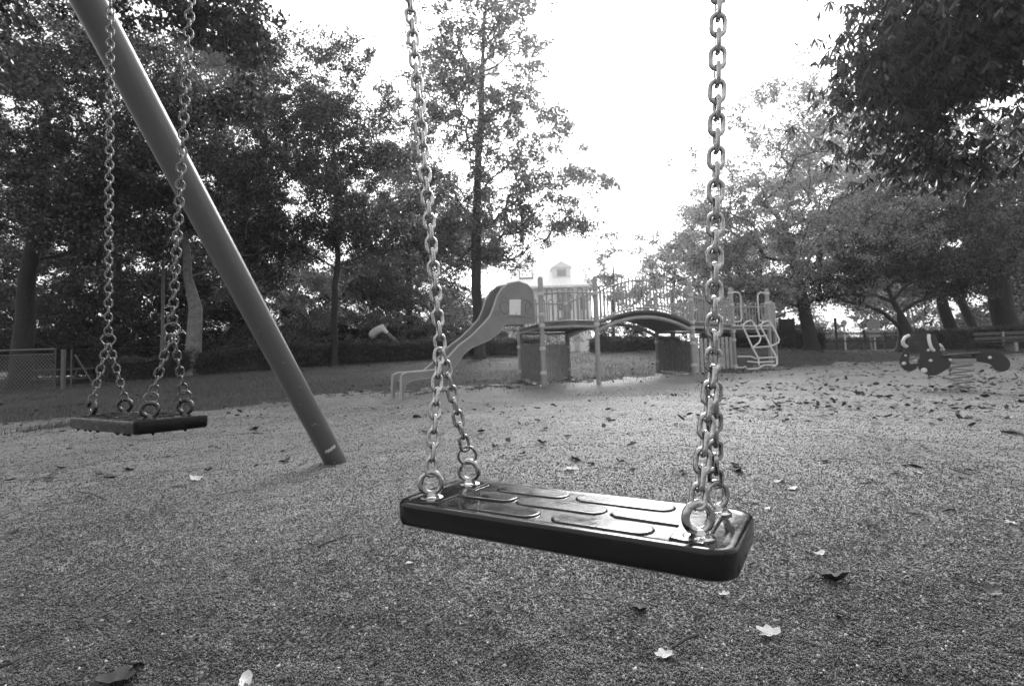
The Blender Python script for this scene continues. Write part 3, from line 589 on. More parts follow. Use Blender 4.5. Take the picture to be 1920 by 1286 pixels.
p0, p1_ = post_at(1464, 645, 22), post_at(1490, 645, 22); zA, zB = W(1477, 598, 22).z, W(1477, 632, 22).z
for p in (p0, p1_): MB().box((p.x, p.y, (p.z + zA) / 2), .07, .07, zA - p.z + .1).build('post', M['iron'], nb)
MB().box(((p0.x + p1_.x) / 2, p0.y - .05, (zA + zB) / 2), (p1_.x - p0.x), .06, zA - zB, bev=.015).build('board', M['bin'], nb)
rf = thing('rail_fence', post_at(1600, 645, 23), 'dark post and rail fence at the foot of the far right trees', 'fence'); prev = None
for px, pt in ((1500, 622), (1569, 600), (1622, 622), (1660, 626), (1700, 628)):
    p = post_at(px, 645, 23.5); z_ = W(px, pt, 23.5).z; MB().box((p.x, p.y, (p.z + z_) / 2), .09, .09, z_ - p.z + .2, bev=.01).build('post', M['iron'], rf)
    q = Vector((p.x, p.y, W(px, 625, 23.5).z))
    if prev: MB().tube([prev, q], .03, 6).tube([prev - Vector((0, 0, .35)), q - Vector((0, 0, .35))], .03, 6).build('rail', M['iron'], rf)
    prev = q
pf = thing('pale_fence', post_at(1730, 610, 31), 'pale wire fence with leaning white posts behind the spring rider', 'fence')
for i, (px, pt) in enumerate(((1634, 603), (1712, 575), (1719, 583), (1738, 590), (1770, 585))):
    p = post_at(px, 640, 31); z_ = W(px, pt, 31).z; MB().tube([Vector((p.x, p.y, p.z)), Vector((p.x - .15, p.y, z_))], .05, 6).build('post', M['conc'], pf)
for k in range(4):
    z_ = W(1740, 600 + 6 * k, 31).z; MB().tube([Vector((post_at(1634, 640, 31).x, 31, z_)), Vector((post_at(1790, 640, 31).x, 31, z_ + .05))], .02, 4).build('wire', M['conc'], pf)

# ---------------------------------------------------------------- house beyond the trees
HD = 46.
hb = W(1075, 640, HD); hx = lambda px: W(px, 600, HD).x; hz = lambda py: W(1040, py, HD).z
ho = thing('house', (hb.x, HD, float(gz(hb.x, HD))), 'pale rendered house with a steep hipped roof behind the slide', 'house')
x0, x1 = hx(930), hx(1118); zb, ze = float(gz(hb.x, HD)) - .3, hz(535); dpt = 9.
MB().box(((x0 + x1) / 2, HD + dpt / 2, (zb + ze) / 2), x1 - x0 - .8, dpt - .8, ze - zb).build('wall', M['wall'], ho)
zr = hz(462); xa, xb = hx(985), hx(1095); yr = HD + dpt / 2
e = [(x0, HD - .3, ze), (x1, HD - .3, ze), (x1, HD + dpt + .3, ze), (x0, HD + dpt + .3, ze), (xa, yr, zr), (xb, yr, zr)]; k_ = [(x, y, z - .18) for x, y, z in e[:4]]
rfo = MB().add(e + k_, [(0, 1, 5, 4), (1, 2, 5), (2, 3, 4, 5), (3, 0, 4), (6, 7, 1, 0), (7, 8, 2, 1), (8, 9, 3, 2), (9, 6, 0, 3), (9, 8, 7, 6)]).build('roof', M['roof'], ho, smooth=False)
rnrm = Vector((0, -(zr - ze), yr - HD + .3)).normalized(); rup = Vector((0, yr - HD + .3, zr - ze)).normalized()
def onroof(px, py): return on_plane(px, py, (0, HD - .3, ze), rnrm)
c = onroof(986, 515); sk = MB().box(c + rnrm * .04, 1.25, 1.9, .12, X=(1, 0, 0), Y=rup, Z=rnrm, bev=.02).build('skylight', M['post'], rfo)
for o_ in (-.45, .45): MB().box(c + rnrm * .105 + rup * o_, 1.05, .78, .02, X=(1, 0, 0), Y=rup, Z=rnrm).build('pane', M['white'], sk)
c = onroof(1052, 516); dm = MB().box(c + Vector((0, .3, .1)), 1.6, 1.6, 1.0).add([c + Vector(q) for q in ((-.95, -.65, .6), (.95, -.65, .6), (0, -.65, 1.15), (-.95, 1.3, .6), (.95, 1.3, .6), (0, 1.3, 1.15))], [(0, 1, 2), (5, 4, 3), (0, 2, 5, 3), (2, 1, 4, 5), (1, 0, 3, 4)]).build('dormer', M['wall'], rfo, smooth=False)
MB().box(c + Vector((0, -.53, .12)), .8, .08, .6).build('window', M['conc'], dm)
for a, b, t_, u_ in ((1048, 1060, 550, 580), (1064, 1074, 550, 580), (960, 972, 556, 580), (1092, 1100, 556, 580), (1050, 1060, 596, 622)):
    wn = MB().box(((hx(a) + hx(b)) / 2, HD + .38, (hz(t_) + hz(u_)) / 2), hx(b) - hx(a) + .16, .1, hz(t_) - hz(u_) + .16, bev=.02).build('window', M['trim'], ho); MB().box(((hx(a) + hx(b)) / 2, HD + .33, (hz(t_) + hz(u_)) / 2), hx(b) - hx(a), .06, hz(t_) - hz(u_)).build('pane', M['glass'], wn)
for px, ht, wd, lab in ((1000, 622, .42, 'white gate pillar seen under the deck beside the slide'), (1129, 622, .4, 'white gate pillar behind the bridge post'), (1082, 628, .3, 'short white gate pillar behind the open space under the deck')):
    p = post_at(px, 650, 30); z_ = W(px, ht, 30).z; tag(MB().box((p.x, p.y, (p.z + z_) / 2), wd, wd, z_ - p.z + .1, bev=.02).box((p.x, p.y, z_ + .06), wd + .12, wd + .12, .08, bev=.02).build('gate_pillar', M['wall']), lab, 'pillar', 'white pillars by the house')

# ---------------------------------------------------------------- trees
def ell(px, py, rx, ry, d, n, deep=1.0, group=4):      # clumps gathered into flattened boughs inside an ellipsoid
    c = W(px, py, d); k = d / FPX; nb = max(1, n // group); u = unit(rng.normal(size=(nb, 3))) * (rng.random((nb, 1)) ** (1 / 2.6))
    b = np.array(c) + u * np.array([rx * k, max(rx, ry) * k * deep, ry * k]); i = rng.integers(0, nb, n)
    s_ = min(.5, .3 * max(rx, ry) * k); return b[i] + rng.normal(size=(n, 3)) * np.array([s_, s_, s_ * .38])
def foliage(C, R_, per, size, droop=.25, out_from=None, templ=DIAMOND, twigs=9):
    if per > 50: per, size = int(per * 1.6), size * .82
    n = len(C); tw = rng.normal(size=(n, twigs, 3)); tw[..., 2] *= .55
    if out_from is not None: tw += 1.1 * unit(C - out_from)[:, None, :]
    tw = unit(tw); ln = R_ * (.5 + .8 * rng.random((n, twigs, 1, 1))); k = max(1, per // twigs)
    R_ = R_ * .85; t = rng.random((n, twigs, k, 1)) ** .8
    P = C[:, None, None, :] + tw[:, :, None, :] * ln * t + rng.normal(size=(n, twigs, k, 3)) * R_ * np.array([.13, .13, .09])
    D = tw[:, :, None, :] * .5 + rng.normal(size=P.shape) * .7 + np.array([0, 0, -droop])
    Nn = rng.normal(size=P.shape) * .75 + np.array([0, 0, .8]); S = size * (.65 + .6 * rng.random(P.shape[:3]))
    f = lambda a: a.reshape(-1, 3)
    return leaves(f(P), f(D), f(Nn), S.ravel(), templ)
def palmate(C, R_, per, size):
    n = len(C) * per; P = np.repeat(C, per, 0) + rng.normal(size=(n, 3)) * R_ * np.array([1, 1, .6]); az = rng.random(n) * 6.283; k = 6; out = []
    nrm = unit(rng.normal(size=(n, 3)) * .35 + np.array([0, 0, 1])); a = unit(np.cross(nrm, rng.normal(size=(n, 3)))); b = np.cross(nrm, a)
    for j in range(k):
        th = az + (j - 2.5) * .82; D = a * np.cos(th)[:, None] + b * np.sin(th)[:, None] + np.array([0, 0, -1.25]) * (.5 + .9 * rng.random((n, 1)))
        out.append(leaves(P, D, nrm + rng.normal(size=(n, 3)) * .25, size * (.7 + .25 * np.sin((j + .5) / k * math.pi) + .25 * rng.random(n)), LEAFLET))
    return np.concatenate(out)
def skeleton(trunk, C, tip=.007, wob=.12):
    pos = []; par = []; rad = []
    for i, (p, r) in enumerate(trunk):
        p = np.array(p, float)
        if i == 0: pos.append(p); par.append(-1); rad.append(r); continue
        q, r0 = np.array(trunk[i - 1][0], float), trunk[i - 1][1]; m_ = max(1, int(np.linalg.norm(p - q) / .5))
        for j in range(1, m_ + 1):
            t = j / m_; jit = rng.normal(size=3) * .018 * (t < 1); pos.append(q + (p - q) * t + jit); par.append(len(pos) - 2); rad.append(r0 + (r - r0) * t)
    nt_ = len(pos); base = np.array(trunk[min(len(trunk) - 1, 1)][0]); order = np.argsort(np.min(np.linalg.norm(C[:, None] - np.array(pos)[None], axis=2), 1)); tips = []
    for ci in order:
        c = C[ci]; A = np.array(pos); v = c - A; dist = np.linalg.norm(v, axis=1)
        pen = dist + 2.2 * np.maximum(0, A[:, 2] - c[2] + .25 * dist) ; i0 = 0 if nt_ < 4 else nt_ // 3
        pen[:i0] += 3; j = int(np.argmin(pen)); p0 = A[j]; L = dist[j]; m_ = max(2, min(7, int(L / .45)))
        g = p0 - A[par[j]] if par[j] >= 0 else np.array([0, 0, 1.]); g = g / (np.linalg.norm(g) + 1e-9); mid = p0 + (c - p0) * .5 + (g * .22 + np.array([0, 0, .12])) * L * .5; prev = j
        for k in range(1, m_ + 1):
            t = k / m_; q = p0 * (1 - t) ** 2 + 2 * mid * t * (1 - t) + c * t * t + (rng.normal(size=3) * wob * min(L, 1.2) / m_ if k < m_ else 0)
            pos.append(q); par.append(prev); rad.append(0); prev = len(pos) - 1
        tips.append(prev)
    N = len(pos); acc = np.zeros(N)
    for t in tips: acc[t] += tip ** 2.3
    for i in range(N - 1, 0, -1): acc[par[i]] += acc[i]
    pr = acc ** (1 / 2.3); R_ = [max(rad[i], min(pr[i], .3)) if i < nt_ else pr[i] for i in range(N)]
    for i in range(nt_, N): R_[i] = min(R_[i], R_[par[i]] * .92)
    kids = {}
    for i in range(1, N): kids.setdefault(par[i], []).append(i)
    mb = MB(); done = [(0, None)]; starts = [0]; sides = 0
    stack_ = [(0, -1)]
    while stack_:
        s0, p0 = stack_.pop(); run = [s0] if p0 < 0 else [p0, s0]; cur = s0
        while cur in kids:
            ks = kids[cur]; nx_ = max(ks, key=lambda q: (q < nt_, R_[q]))
            for q in ks:
                if q != nx_: stack_.append((q, cur))
            run.append(nx_); cur = nx_
        rr = [R_[i] for i in run]
        if p0 >= 0: rr[0] = R_[s0]
        big = max(rr); sd2 = 12 if big > .1 else 6 if big > .03 else 4
        mb.tube([pos[i] for i in run], rr, sd2)
    return mb
def tree(name, label, trunk, crown, lf, group=None, bark='bark', leafm='leaf', R_=.55, per=110, size=.1, droop=.25, palm=False, cat='tree', tip=.007, flare=True):
    tr = []
    for i, (px, py, d, r) in enumerate(trunk):
        p = W(px, py, d)
        if i == 0: z = float(zat(np.array(p.x), np.array(p.y))); p = Vector((p.x, p.y, z - .1)); tr.append((p, r * 1.7)); tr.append((p + Vector((0, 0, .35)), r * 1.12)); continue
        tr.append((p, r))
    root = thing(name, tr[0][0] + Vector((0, 0, .1)), label, cat, group)
    C = np.concatenate([ell(*e) for e in crown]); C = C[C[:, 2] > gz(C[:, 0], C[:, 1]) + .25]
    sk = skeleton(tr, C if not lf.get('skip') else C[::lf['skip']], tip)
    sk.build('trunk', M[bark], root)
    top = np.array(tr[-1][0]) * .5 + C.mean(0) * .5
    P = palmate(C, R_, per, size) if palm else foliage(C, R_, per, size, droop, top)
    polymesh('crown', P, 7 if palm else 4, M[leafm], root)
    return root
# the tall tree beside the slide and its neighbours on the left
tree('tall_tree', 'tall loose crowned tree with a straight dark trunk rising behind the slide', [(898, 612, 19, .19), (893, 520, 19, .165), (893, 400, 19, .14), (899, 260, 19, .085), (905, 120, 19, .04), (910, -20, 19, .015)],
     [(905, 20, 115, 110, 19, 140), (865, 120, 65, 90, 19, 56), (970, 70, 65, 60, 19, 46), (905, 200, 85, 80, 18.6, 100), (985, 245, 100, 60, 19, 62), (865, 330, 110, 75, 19, 90), (960, 350, 85, 60, 19, 52), (1050, 280, 65, 55, 19, 26), (1050, 370, 90, 40, 19, 44), (960, 160, 70, 50, 19, 26), (1110, 335, 40, 32, 19, 9), (1030, 430, 80, 32, 19, 30), (940, 440, 80, 60, 19, 50), (880, 430, 80, 60, 19.5, 50), (830, 430, 80, 60, 19, 44), (1120, 440, 24, 16, 19, 3)], {}, R_=.55, per=95, size=.105, tip=.01)
tree('slender_tree', 'slender tree with a thin dark crooked trunk standing behind the hedge', [(628, 660, 18, .10), (626, 590, 18, .095), (634, 480, 18, .085), (630, 380, 18, .05), (627, 290, 18, .015)],
     [(620, 170, 90, 85, 18, 84), (560, 260, 100, 90, 18, 84), (680, 290, 80, 90, 18, 70), (630, 270, 60, 80, 17.2, 34), (620, 390, 150, 75, 18, 110), (700, 430, 90, 50, 18, 40), (540, 430, 80, 60, 18, 40)], {}, leafm='leaf_dark', R_=.55, per=110, size=.1)
tree('bushy_tree', 'broad bushy tree between the slender trunk and the tall tree', [(770, 640, 26, .16), (765, 480, 26, .13), (758, 400, 26, .03)],
     [(740, 250, 80, 90, 26, 60), (800, 190, 60, 60, 26, 22), (750, 380, 120, 90, 26, 140), (740, 500, 90, 80, 26, 60), (850, 460, 70, 70, 26, 36)], {}, R_=.75, per=120, size=.15)
tree('pale_trunk_tree', 'tree with a smooth pale forked trunk beside the park lamp', [(362, 672, 16.5, .22), (367, 580, 16.5, .2), (352, 520, 16.5, .13), (345, 420, 16.5, .1), (350, 250, 16.5, .06)],
     [(330, 330, 150, 130, 16, 120), (420, 240, 120, 120, 16.5, 90), (300, 200, 110, 110, 16, 70), (450, 400, 110, 90, 17, 80), (230, 400, 90, 80, 16, 50)], {}, bark='pale_bark', leafm='leaf_dark', R_=.55, per=110, size=.11)
tree('dark_tree', 'large dark tree with bright wet leaves on the far left', [(38, 700, 15.5, .26), (48, 560, 15.5, .22), (75, 380, 15.5, .16), (90, 200, 15.5, .09)],
     [(90, 240, 170, 150, 15, 130), (60, 90, 150, 110, 15, 80), (120, 400, 160, 90, 14.5, 90), (-60, 330, 120, 160, 15, 60), (210, 290, 90, 100, 15, 50), (200, 120, 90, 90, 16, 40)], {}, leafm='wet_leaf', R_=.55, per=110, size=.115, droop=.1)
tree('woodland_tree', 'dense tree closing the gap behind the leaning pole', [(470, 670, 25, .2), (465, 520, 25, .16), (460, 300, 25, .08)],
     [(470, 330, 130, 150, 25, 120), (520, 180, 90, 90, 25, 50), (470, 520, 150, 90, 25, 100), (380, 440, 110, 120, 24, 70)], {}, leafm='leaf_dark', R_=.8, per=120, size=.15)
tree('woodland_tree', 'dense shadowy tree behind the left hanging swing chains', [(215, 680, 23, .22), (222, 520, 23, .17), (210, 330, 23, .08)],
     [(200, 420, 150, 130, 23, 110), (150, 560, 170, 80, 22, 90), (60, 520, 110, 110, 23, 60), (300, 560, 120, 80, 22, 60)], {}, leafm='leaf_dark', R_=.75, per=120, size=.14)
tree('overhanging_tree', 'near tree on the left whose dark branches hang across the top', [(-700, 900, 7.5, .3), (-560, 500, 7.5, .27), (-330, 100, 7.8, .2), (-60, -120, 8, .14), (230, -40, 8.2, .07), (380, 20, 8.4, .03)],
     [(430, 30, 85, 70, 8.4, 44), (460, 110, 55, 60, 8.4, 16), (330, -20, 100, 60, 8, 40), (400, 180, 60, 70, 8.6, 14), (280, 20, 50, 40, 8, 8), (120, -60, 160, 50, 8, 50), (-150, -80, 200, 120, 8, 70), (-350, 60, 200, 160, 7.8, 60)], {}, leafm='leaf_dark', R_=.3, per=60, size=.10, tip=.005)
# right-hand side
tree('spreading_tree', 'spreading pale leaved tree right of the hanging chain with an open top', [(1522, 655, 19, .22), (1512, 600, 19, .2), (1496, 520, 19, .17), (1482, 440, 19, .12)],
     [(1480, 230, 120, 85, 19, 60), (1420, 320, 140, 90, 19, 92), (1560, 320, 110, 90, 19, 70), (1345, 420, 95, 75, 19, 70), (1450, 450, 150, 80, 19, 120), (1600, 450, 110, 80, 19, 74), (1310, 490, 90, 44, 19, 50), (1390, 540, 110, 40, 19, 60), (1530, 530, 120, 44, 18.5, 64), (1500, 165, 75, 35, 19, 16)], {}, leafm='leaf_light', R_=.6, per=95, size=.105, tip=.013)
tree('leaning_tree', 'stout smooth trunked tree leaning at the right edge behind the bench', [(1900, 660, 21, .44), (1884, 600, 21, .40), (1866, 500, 21, .37), (1850, 400, 21, .32), (1842, 330, 21, .22), (1850, 230, 21, .12)],
     [(1800, 330, 150, 110, 20, 130), (1880, 250, 150, 120, 20, 110), (1700, 420, 120, 80, 20, 90), (1900, 420, 110, 90, 19.5, 60), (1780, 480, 150, 60, 20, 90), (2020, 330, 120, 160, 20, 50), (1720, 270, 90, 80, 20, 50)], {}, bark='bark', leafm='leaf', R_=.6, per=100, size=.115, tip=.013)
tree('horse_chestnut', 'near horse chestnut whose dark fingered leaves hang into the upper right corner', [(2500, 900, 7, .35), (2420, 500, 7, .3), (2300, 150, 7, .22), (2080, -40, 6.8, .12), (1880, 30, 6.6, .06), (1720, 110, 6.5, .02)],
     [(1760, 50, 110, 80, 6.5, 44), (1860, 100, 110, 90, 6.5, 48), (1690, 150, 80, 70, 6.5, 20), (1900, 20, 140, 90, 6.2, 46), (1650, 230, 70, 60, 6.8, 9), (1790, 220, 110, 70, 6.8, 16), (1650, 60, 45, 60, 6.5, 7), (2050, 60, 160, 140, 6.5, 50), (1740, -60, 120, 50, 6.4, 20), (1870, 290, 80, 60, 6.8, 10), (1625, 200, 60, 70, 6.8, 12), (1650, 110, 60, 60, 6.6, 12), (1720, 290, 90, 40, 7, 8)], dict(), leafm='leaf_dark', R_=.27, per=13, size=.14, palm=True, tip=.005)
tree('many_stemmed_tree', 'low dark tree with several stems fanning out behind the spring rider', [(1702, 650, 18.5, .3), (1699, 626, 18.5, .24)],
     [(1560, 525, 70, 26, 18, 26), (1640, 500, 110, 40, 18.5, 46), (1740, 520, 80, 36, 18.5, 34), (1600, 555, 50, 18, 18, 10), (1690, 460, 120, 40, 19, 36), (1800, 520, 60, 36, 18.5, 16)], {}, leafm='leaf_dark', R_=.5, per=80, size=.1, tip=.012)
tree('woodland_tree', 'shaded tree between the leaning trunk and the bench end', [(1790, 650, 24, .25), (1770, 580, 24, .22), (1745, 470, 24, .12)],
     [(1760, 440, 130, 80, 24, 70), (1880, 500, 130, 90, 24, 70), (1680, 420, 110, 80, 24, 50), (1960, 430, 110, 140, 24, 50)], {}, leafm='leaf_dark', R_=.8, per=110, size=.15)
tree('woodland_tree', 'thin dim trunked tree left of the bench against the far wood', [(1837, 650, 27, .2), (1800, 560, 27, .18), (1780, 480, 27, .1)],
     [(1800, 380, 150, 90, 27, 60), (1650, 340, 110, 80, 28, 40), (1910, 330, 120, 110, 27, 50)], {}, R_=.9, per=110, size=.17)
tree('small_tree', 'small round pale tree behind the bridge in the bright gap', [(1150, 650, 27, .1), (1150, 560, 27, .07), (1150, 500, 27, .04)],
     [(1150, 505, 52, 34, 27, 34), (1160, 545, 60, 30, 27, 26), (1195, 520, 32, 26, 27, 12)], {}, leafm='leaf_light', R_=.5, per=90, size=.12)
tree('small_tree', 'small leafy tree behind the right end of the bridge', [(1262, 650, 25, .12), (1262, 560, 25, .08), (1265, 500, 25, .04)],
     [(1262, 500, 46, 36, 25, 24), (1240, 545, 60, 36, 25, 28), (1310, 550, 60, 40, 25, 28)], {}, leafm='leaf', R_=.55, per=90, size=.12)
# shrubs behind the hedge
def shrub(label, base, d, crown, leafm='leaf_light', R_=.4, per=90, size=.085, n=4, group='shrubs behind the hedge'):
    p = W(base, 660, d); z = float(zat(np.array(p.x), np.array(p.y))); root = thing('shrub', (p.x, p.y, z), label, 'shrub', group)
    C = np.concatenate([ell(*e) for e in crown]); C = C[C[:, 2] > gz(C[:, 0], C[:, 1]) + .15]; b = np.array((p.x, p.y, z))
    mb = MB()
    grp = np.arange(len(C)) % n
    for g in range(n):
        o_ = rng.normal(size=3) * np.array([.15, .15, 0]); q = skeleton([(b + o_ - (0, 0, .1), .035), (b + o_ * 2 + np.array([0, 0, .4]), .028)], C[grp == g], .006); mb.add(q.v, q.f)
    mb.build('stem', M['bark'], root); polymesh('foliage', foliage(C, R_, per, size, .3, b), 4, M[leafm], root)
shrub('pale leaved shrub to the left of the slender trunk', 570, 22, [(575, 530, 60, 70, 22, 80), (565, 620, 66, 50, 22, 64)])
shrub('rounded pale shrub to the right of the slender trunk above the cyclist', 700, 25.5, [(700, 540, 66, 60, 25.5, 80), (690, 610, 84, 44, 25.5, 70)])
shrub('arching shrub below the hanging chain and above the slide', 820, 24.5, [(805, 600, 56, 50, 24.5, 66), (850, 575, 60, 60, 25, 54), (770, 560, 50, 50, 25, 34)], leafm='leaf')
shrub('dark shrub behind the leaning pole', 470, 20, [(460, 570, 70, 70, 20, 60), (500, 620, 70, 50, 20, 40)], leafm='leaf')
shrub('shadowed shrub beside the pale forked trunk', 415, 19.5, [(420, 600, 55, 60, 19.5, 46), (300, 620, 60, 50, 19.5, 34)], leafm='leaf_dark')
shrub('low dark shrub behind the mesh gate', 160, 19, [(150, 630, 110, 60, 19, 70), (40, 610, 90, 70, 19, 60)], leafm='leaf_dark')
shrub('upright many stemmed bush seen beneath the bridge', 1170, 21.5, [(1150, 615, 34, 26, 21.5, 26), (1190, 610, 34, 28, 21.5, 26), (1170, 630, 44, 20, 21.5, 20)], leafm='leaf', n=9)
shrub('leafy shrub behind the far end of the bridge deck', 1350, 22, [(1350, 600, 50, 34, 22, 40), (1300, 610, 40, 30, 22, 26)], leafm='leaf')
shrub('pale leafy shrub under the first deck beyond the posts', 1050, 25, [(1045, 630, 60, 24, 25, 40), (960, 610, 50, 40, 25, 40)])
# hedges
def hedge(label, line, h, wdt, dens, leafm='hedge', group='clipped hedges'):
    p0 = post_at(*line[0]); root = thing('hedge', p0, label, 'hedge', group); pts = [post_at(*q) for q in line]; P = []; core = MB(); prev = None
    for a, b in zip(pts, pts[1:]):
        L = (b - a).length; n_ = int(L * dens); t = rng.random(n_); d = (b - a).normalized(); nn = np.array((-d.y, d.x, 0)); u = (rng.random(n_) * 2 - 1); v = rng.random(n_) ** .7
        c = np.array(a)[None] + np.array(b - a)[None] * t[:, None] + nn * (u * wdt / 2 * (.7 + .3 * np.sqrt(1 - v * .9)))[:, None]
        c[:, 2] = gz(c[:, 0], c[:, 1]) + v * h * (1 + .35 * fbm(c[:, 0] * 2, c[:, 1] * 2, .8, 12))
        P.append(c)
        core.box((a + b) / 2 + Vector((0, 0, h * .38)), L, wdt * .55, h * .7, X=d)
    C = np.concatenate(P); polymesh('foliage', foliage(C, .13, 16, .055, .0, None, DIAMOND, 4), 4, M[leafm], root); core.build('twig_core', M['twig'], root)
hedge('long low clipped hedge behind the wire fence left of the slide', [(215, 0, 16.6), (330, 0, 16.9), (480, 0, 17.9), (620, 0, 19.2), (740, 0, 20.0), (900, 0, 21.2), (990, 0, 21.6)], .72, .7, 420)
hedge('low hedge seen under the arched bridge', [(1080, 0, 22), (1160, 0, 22.2), (1240, 0, 22.5)], .6, .6, 380)
hedge('dark low hedge behind the climbing bars and the notice board', [(1280, 0, 23.5), (1380, 0, 23.2), (1500, 0, 23)], 1.0, .9, 400)
hedge('dark low hedge behind the spring rider and bench', [(1655, 0, 20.5), (1740, 0, 20.5), (1830, 0, 20.5), (1960, 0, 20.5)], .75, .8, 400)
hedge('dim scrubby thicket far behind the mesh gate', [(-160, 0, 25), (160, 0, 25), (330, 0, 26), (480, 0, 27)], 1.5, 1.2, 420, 'leaf_dark', 'scrub at the edge of the wood')
hedge('leafy thicket behind the cyclist and the rounded shrubs', [(430, 0, 29), (620, 0, 29), (760, 0, 29), (930, 0, 30)], 2.3, 1.6, 520, 'leaf', 'scrub at the edge of the wood')
hedge('dim scrubby thicket far behind the road signs', [(1500, 0, 36), (1700, 0, 35), (1960, 0, 33)], 1.3, 1.2, 260, 'leaf', 'scrub at the edge of the wood')
tree('woodland_tree', 'pale hazy tree filling the gaps behind the spreading tree', [(1420, 650, 27, .2), (1425, 540, 27, .14), (1428, 470, 27, .03)],
     [(1400, 470, 140, 90, 27, 110), (1540, 380, 140, 120, 27, 120), (1330, 500, 90, 60, 27, 60), (1600, 250, 80, 90, 27, 50), (1620, 500, 130, 80, 27, 80)], {}, leafm='leaf_light', R_=.8, per=120, size=.15)
# far wood closing the view left and right
def wood(spec, size, per, R_, m, label, name='woods'):
    C = np.concatenate([ell(*e) for e in spec]); C = C[C[:, 2] > gz(C[:, 0], C[:, 1])]
    return tag(polymesh(name, foliage(C, R_, per, size, .2), 4, M[m]), label, 'wood', kind='stuff')
wood([(60, 480, 260, 220, 34, 260), (330, 470, 220, 200, 36, 240), (560, 500, 180, 160, 36, 170), (720, 540, 120, 110, 36, 90), (-200, 450, 220, 260, 32, 160), (800, 470, 130, 120, 35, 150), (120, 130, 300, 180, 34, 230), (400, 200, 110, 150, 35, 90)], .24, 120, 1.2, 'leaf_dark', 'dark mass of woodland closing the view on the left')
wood([(1560, 560, 150, 60, 44, 70), (1750, 540, 180, 90, 42, 120), (1920, 480, 180, 150, 40, 160), (1400, 590, 110, 40, 46, 40), (880, 560, 70, 60, 48, 26)], .28, 100, 1.2, 'leaf', 'dim woodland beyond the trees on the right')

wood([(60, 655, 260, 50, 27, 220), (330, 640, 200, 50, 30, 180), (560, 630, 200, 50, 31, 160), (790, 620, 120, 44, 33, 90), (-200, 640, 200, 60, 27, 110)], .17, 120, .7, 'leaf_dark', 'dark undergrowth below the woodland on the left', 'undergrowth')
wood([(1600, 612, 130, 26, 40, 50), (1800, 610, 150, 34, 38, 90), (1960, 600, 120, 44, 36, 70), (1420, 615, 90, 24, 42, 30)], .2, 110, .7, 'leaf', 'dim undergrowth below the far trees on the right', 'undergrowth')
C = np.stack([rng.uniform(-34, 34, 500), rng.uniform(-22, -15, 500), rng.uniform(.5, 10, 500)], -1)  # unseen foliage, added behind the camera to block light from that side
tag(polymesh('woods', foliage(C, 1.2, 70, .34, .2), 4, M['leaf_dark']), 'unseen foliage added behind the camera to darken the near ground', 'wood', kind='stuff')

# ---------------------------------------------------------------- cyclist behind the hedge
CD = 21.3; cpx = lambda px, py, off=0: W(px, py, CD + off)
gzc = float(zat(np.array(cpx(715, 640).x), np.array(cpx(715, 640).y)))
def skin(name, nodes, edges, m, parent, root=0):
    me = bpy.data.meshes.new(name); o = bpy.data.objects.new(name, me); COL.objects.link(o); off = OFF[parent] if parent else Vector()
    me.from_pydata([tuple(Vector(p) - off) for p, r in nodes], edges, []); o.modifiers.new('skin', 'SKIN').use_smooth_shade = True
    for i, (p, r) in enumerate(nodes): me.skin_vertices[0].data[i].radius = (r, r); me.skin_vertices[0].data[i].use_root = (i == root)
    o.modifiers.new('sub', 'SUBSURF').levels = 2; o.modifiers['sub'].render_levels = 2
    me.materials.append(m)
    if parent: o.parent = parent
    OFF[o] = off; return o
pers = thing('person', (cpx(700, 640).x, cpx(700, 640).y, gzc), 'person in a white top and dark cap bent over a bicycle behind the hedge', 'person')
hip = cpx(697, 634); ch = cpx(714, 617); nk = cpx(722, 612); hd_ = cpx(727, 606)
N_ = [(hip, .13), (cpx(705, 625), .13), (ch, .14), (nk, .06), (hd_, .085), (cpx(730, 603), .08)]
E_ = [(0, 1), (1, 2), (2, 3), (3, 4), (4, 5)]
for s_ in (-.19, .19):
    k = len(N_); N_ += [(cpx(719, 617, s_), .065), (cpx(732, 630, s_ * 1.3), .045), (cpx(745, 641, s_), .034), (cpx(748, 643, s_), .04)]; E_ += [(2, k), (k, k + 1), (k + 1, k + 2), (k + 2, k + 3)]
for s_, kx, ky, ax_, ay in ((-.1, 716, 645, 708, 662), (.1, 713, 651, 700, 668)):
    k = len(N_); N_ += [(cpx(700, 638, s_), .1), (cpx(kx, ky, s_), .06), (cpx(ax_, ay, s_), .042), (cpx(ax_ + 5, ay + 3, s_), .04)]; E_ += [(0, k), (k, k + 1), (k + 1, k + 2), (k + 2, k + 3)]
skin('body', N_, E_, M['skin'], pers)
skin('shirt', [(cpx(694, 633), .17), (cpx(701, 623), .185), (cpx(713, 615.5), .195), (cpx(721, 612), .12)] + [(cpx(719, 617, -.2), .095), (cpx(727, 626, -.24), .075), (cpx(719, 617, .2), .095), (cpx(727, 626, .24), .075)], [(0, 1), (1, 2), (2, 3), (2, 4), (4, 5), (2, 6), (6, 7)], M['shirt'], pers)
for s_ in (-1, 1): skin('sleeve', [(cpx(726, 625, .235 * s_), .085), (cpx(733, 631, .25 * s_), .078), (cpx(743, 640, .2 * s_), .055)], [(0, 1), (1, 2)], M['sleeve'], pers)
skin('shorts', [(hip, .15), (cpx(701, 638, -.1), .12), (cpx(710, 644, -.1), .1), (cpx(701, 638, .1), .12), (cpx(709, 646, .1), .1)], [(0, 1), (1, 2), (0, 3), (3, 4)], M['dark_cloth'], pers)
MB().lathe(cpx(728.5, 604), [(.105, -.02), (.108, .02), (.09, .075), (.04, .105), (.005, .11)], 14, axis=(.25, 0, 1)).box(cpx(734, 603.5), .13, .15, .02, bev=.008).build('cap', M['hair'], pers)
